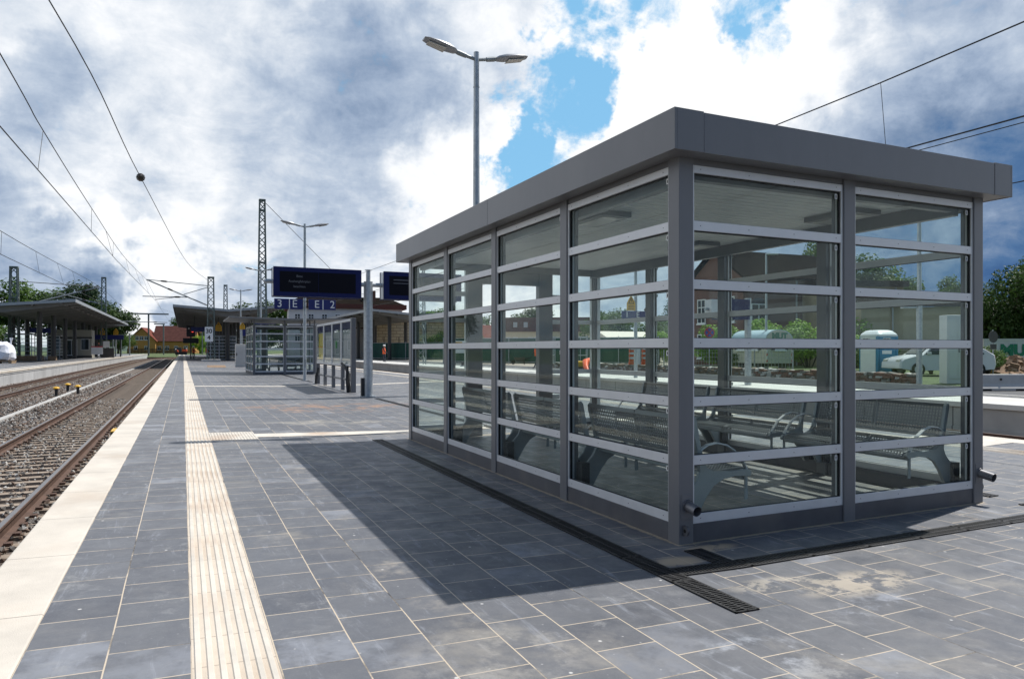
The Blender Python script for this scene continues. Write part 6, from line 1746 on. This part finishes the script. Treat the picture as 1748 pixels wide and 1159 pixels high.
# tall light grey cabinet at the road end
T = turned('switch_cabinet', 'tall light grey cabinet at the road end near the right corner post', 'cabinet', 16.55, 27.2)
MB().box(0, .82, 0, .5, 0, 2.62).build('body', 'container_white', T, bevel=.02); MB().box(.06, .40, -.02, 0, .2, 2.5).box(.42, .76, -.02, 0, .2, 2.5).build('door', 'container_white', T, bevel=.006); MB().box(.43, .46, -.04, -.02, 1.2, 1.4).build('handle', 'cast_iron', T)

# ------------------------------------------------------------------ signs and poles beyond the right platform
p = V(11.6, 42)
T = thing('no_stopping_sign', 'round blue and red no stopping sign before the bright bushes', 'sign', (p.x, p.y, 0), yaw_of(1, 0))
MB().tube([(0, .03, 0), (0, .03, 2.7)], .03, 8).build('post', 'galvanised', T)
MB().tube([(0, 0, 2.3), (0, -.02, 2.3)], .30, 28).build('disc', 'sign_red', T); MB().tube([(0, -.019, 2.3), (0, -.026, 2.3)], .235, 28).build('field', 'sign_blue', T)
m = MB()
for s in (-1, 1): m.obox((0, -.030, 2.3), (.165, 0, s*.165), (0, .003, 0), (.026, 0, -s*.026))
m.build('cross', 'sign_red', T)
p = V(24.25, 36)
T = thing('sign_back', 'grey back of a round road sign beside the right shelter post', 'sign', (p.x, p.y, 0), yaw_of(1, .3))
MB().tube([(0, .03, 0), (0, .03, 2.3)], .03, 8).build('post', 'galvanised_dull', T)
MB().tube([(0, 0, 1.95), (0, .02, 1.95)], .30, 24).box(-.2, .2, 0, .02, 1.32, 1.58).build('plate', 'column_grey', T)
MB().box(-.26, .26, .02, .035, 2.02, 2.05).box(-.26, .26, .02, .035, 1.85, 1.88).build('clamp', 'galvanised', T)
p = V(16.0, 45)
T = thing('road_lamp', 'slim road lamp with flat head in front of the brick house', 'street lamp', (p.x, p.y, 0), yaw_of(1, 0))
MB().tube([(0, 0, 0), (0, 0, 7.3)], [.09, .055], 10).build('pole', 'galvanised', T, smooth=True); MB().box(-.02, .75, -.09, .09, 7.28, 7.36).build('lamp_head', 'aluminium_bright', T, bevel=.02)
T = thing('floodlight_pole', 'thick galvanised pole with a white floodlight head near the right shelter bay', 'pole', (24.0, 17.2, 0), YAW*-1)
m = MB().tube([(0, 0, 0), (0, 0, 3.3)], .10, 14); m.tube([(0, 0, 3.3), (0, 0, 8.4)], [.075, .055], 12); m.build('pole', 'galvanised', T, smooth=True)
h_ = MB(); h_.loft([[(x, w*math.cos(q), 3.0+hh*math.sin(q)) for q in np.linspace(0, 2*math.pi, 14, endpoint=False)] for x, w, hh in ((-.10, .10, .10), (-.2, .17, .15), (-.5, .19, .14), (-.68, .12, .05))]); h_.build('floodlight', 'toilet_white', T, smooth=True)
MB().box(-.62, -.15, -.12, .12, 2.78, 2.84).build('bracket', 'galvanised', T)
# indicator and 1 E sign on the right platform
T = thing('indicator_post', 'galvanised post with a dark blue indicator board on the right platform, seen through the glass', 'indicator post', (19.0, 20.4, 0))
MB().tube([(0, 0, 0), (0, 0, 3.2)], .12, 16).build('post', 'galvanised', T, smooth=True); MB().tube([(-2.0, 0, 2.75), (.1, 0, 2.75)], .055, 10).build('arm', 'galvanised', T)
D = MB().box(-1.85, -.15, -.17, .17, 2.44, 3.1).build('indicator_case', 'aluminium_bright', T)
MB().box(-1.5, -.12, -.23, -.17, 2.40, 3.14).build('front', 'blue_case', D); MB().box(-1.5, -.12, .17, .23, 2.40, 3.14).build('front', 'blue_case', D)
T = thing('lamp_post', 'galvanised lamp post on the right platform carrying the blue 1 E sign', 'street lamp', (19.05, 27.7, 0))
MB().tube([(0, 0, 0), (0, 0, 6.6)], [.09, .06], 12).build('pole', 'galvanised', T, smooth=True)
for s in (-1, 1): MB().loft([[(s*x, w*math.cos(q), 6.5+.2*x+hh*math.sin(q)) for q in np.linspace(0, 2*math.pi, 10, endpoint=False)] for x, w, hh in ((.0, .03, .03), (.35, .05, .04), (.5, .13, .05), (.9, .10, .03))]).build('lamp_head', 'lamp_grey', T, smooth=True)
t = track_sign('blue track sign reading 1 E on the right platform, seen through the glass', 18.22, 19.5, 27.6, 2.72, 3.08, (('1', -.38, .38), ('E', .22, .38)))
MB().box(-.2, .6, .03, .07, .15, .2).build('bracket', 'galvanised', t)
T = thing('warning_sign', 'yellow gabled warning plate above the blue 1 E sign', 'sign', (18.75, 27.62, 3.10)); warn_sign(T, 0, 0, 0, .46)
MB().box(-.2, .32, .03, .06, .2, .25).build('bracket', 'galvanised', T)
T = thing('loudspeaker', 'small dark loudspeaker mounted beside the 1 E sign', 'loudspeaker', (19.55, 27.6, 2.95)); MB().obox((.1, 0, .2), (.09, 0, .10), (0, .09, 0), (-.06, 0, .12)).build('horn', 'cast_iron', T); MB().box(-.45, .1, -.02, .02, .05, .09).build('bracket', 'galvanised', T)
T = thing('line_mast', 'light lattice mast on the right platform seen through the leftmost glass bays', 'mast', (19.3, 61.5, 0)); m = MB(); lattice(m, 9.0, .7, .5, leg=.09, lace=.05, pitch=.7); m.build('lattice', 'galvanised_dull', T)
T = thing('notice_board', 'white notice board with yellow patch on two legs across the yard', 'notice board', (22.8, 60, 0), R(-24)); MB().box(-.75, -.68, -.03, .03, 0, 2.2).box(.68, .75, -.03, .03, 0, 2.2).build('leg', 'galvanised_dull', T); MB().box(-.9, .9, -.05, -.03, 1.0, 2.1).build('panel', 'sign_white', T); MB().box(-.7, -.1, -.06, -.05, 1.4, 2.0).build('poster', 'sign_yellow', T)

# ------------------------------------------------------------------ building-site things in the yard
p = V(11.0, 78)
T = thing('tent', 'pale pointed marquee tent behind the green screen fence', 'tent', (p.x, p.y, 0), yaw_of(1, .5))
m = MB(); 
m.prism([(0, 0, 0), (0, 6, 0), (0, 6, 2.2), (0, 3, 3.4), (0, 0, 2.2)], [(6.5, 0, 0), (6.5, 6, 0), (6.5, 6, 2.2), (6.5, 3, 3.4), (6.5, 0, 2.2)]); m.build('cloth', 'tent_cloth', T)
MB().box(6.5, 6.53, 1.5, 4.5, 0, 2.1).build('door_flap', 'sign_white', T)
p = V(7.0, 43)
T = thing('barrier_stack', 'two orange and white plastic barrier panels with a white post between', 'barrier', (p.x, p.y, 0), yaw_of(1, 0))
for x in (.05, .82):
    f = MB().box(x, x+.42, 0, .30, 0, .58).build('base', 'orange_plastic', T, bevel=.03)
    m = MB()
    for k in range(6): m.box(x+.02, x+.40, .05, .22, .60+k*.14, .72+k*.14, 0 if k % 2 == 0 else 1)
    m.box(x+.02, x+.05, .0, .05, .58, 1.42, 0); m.box(x+.37, x+.40, .0, .05, .58, 1.42, 0)
    m.build('panel', ['orange_plastic', 'sign_white'], f)
MB().box(.53, .74, .02, .22, 0, 1.42).build('post', 'sign_white', T, bevel=.02)
T = thing('orange_hose', 'bent orange drain pipe section lying on the road', 'pipe', (21.6, 36.6, 0))
MB().tube([(-.6, -1.3, .10), (-.5, -.9, .32), (-.1, -.2, .58), (.5, .3, .64), (1.1, .8, .62), (1.6, 1.2, .5)], [.09, .15, .19, .19, .18, .12], 12).build('pipe', 'orange_plastic', T, smooth=True)
MB().tube([(.9, .6, 0), (.9, .6, .5)], .05, 8).build('prop', 'cast_iron', T)
T = thing('plate_compactor', 'small yellow compactor on the yard behind the road', 'machine', (24.0, 41.4, 0))
MB().box(-.35, .35, -.35, .35, .15, .55).build('engine', 'yellow_paint', T, bevel=.08); MB().box(-.4, .4, -.45, .45, .02, .12).build('plate', 'cast_iron', T); MB().tube([(-.2, .3, .4), (-.25, .8, .9), (.25, .8, .9), (.2, .3, .4)], .025, 8).build('handle', 'cast_iron', T)
def rack(label, loc, rz, w, h, n):
    T = thing('steel_rack', label, 'rack', loc, rz, 'galvanised racks in the yard')
    m = MB()
    for x in (0, w):
        for y in (0, .8): m.box(x-.04, x+.04, y-.04, y+.04, 0, h)
    m.build('uprights', 'galvanised', T)
    for k in range(n): MB().box(-.04, w+.04, -.02, .82, .2+k*(h-.3)/max(1, n-1), .26+k*(h-.3)/max(1, n-1)).build('shelf', 'aluminium_bright', T)
    return T
rk = rack('galvanised shelf rack in the yard left of the compactor', (25.6, 45.6, 0), yaw_of(1, 0), 1.3, 2.3, 4)
dup(rk, (24.0, 47.6, 0), yaw_of(1, .1), 'galvanised shelf rack in the yard seen by the third glass post')
T = thing('barrow', 'grey builders barrow standing on the sand yard', 'barrow', (27.4, 58.0, 0), R(-20))
MB().prism([(-.5, -.35, .62), (.5, -.35, .62), (.5, .35, .62), (-.5, .35, .62)], [(-.32, -.22, .28), (.32, -.22, .28), (.32, .22, .28), (-.32, .22, .28)]).build('tray', 'column_grey', T); MB().tube([(-.55, -.05, .2), (-.55, .05, .2)], .2, 12).build('wheel', 'tyre', T); MB().bar((.3, -.25, .4), (1.1, -.28, .65), .05).bar((.3, .25, .4), (1.1, .28, .65), .05).bar((.4, -.25, .4), (.45, -.25, 0), .05).bar((.4, .25, .4), (.45, .25, 0), .05).build('handles', 'cast_iron', T)
T = thing('barrier_post', 'grey two-legged stand on the right platform edge', 'stand', (20.0, 52.0, 0)); MB().box(-.08, .08, -.05, .05, 0, 1.5).box(-.5, .5, -.05, .05, 0, .1).build('frame', 'galvanised', T); MB().box(-.4, -.1, -.05, .05, .1, .35).build('weight', 'rubber', T)
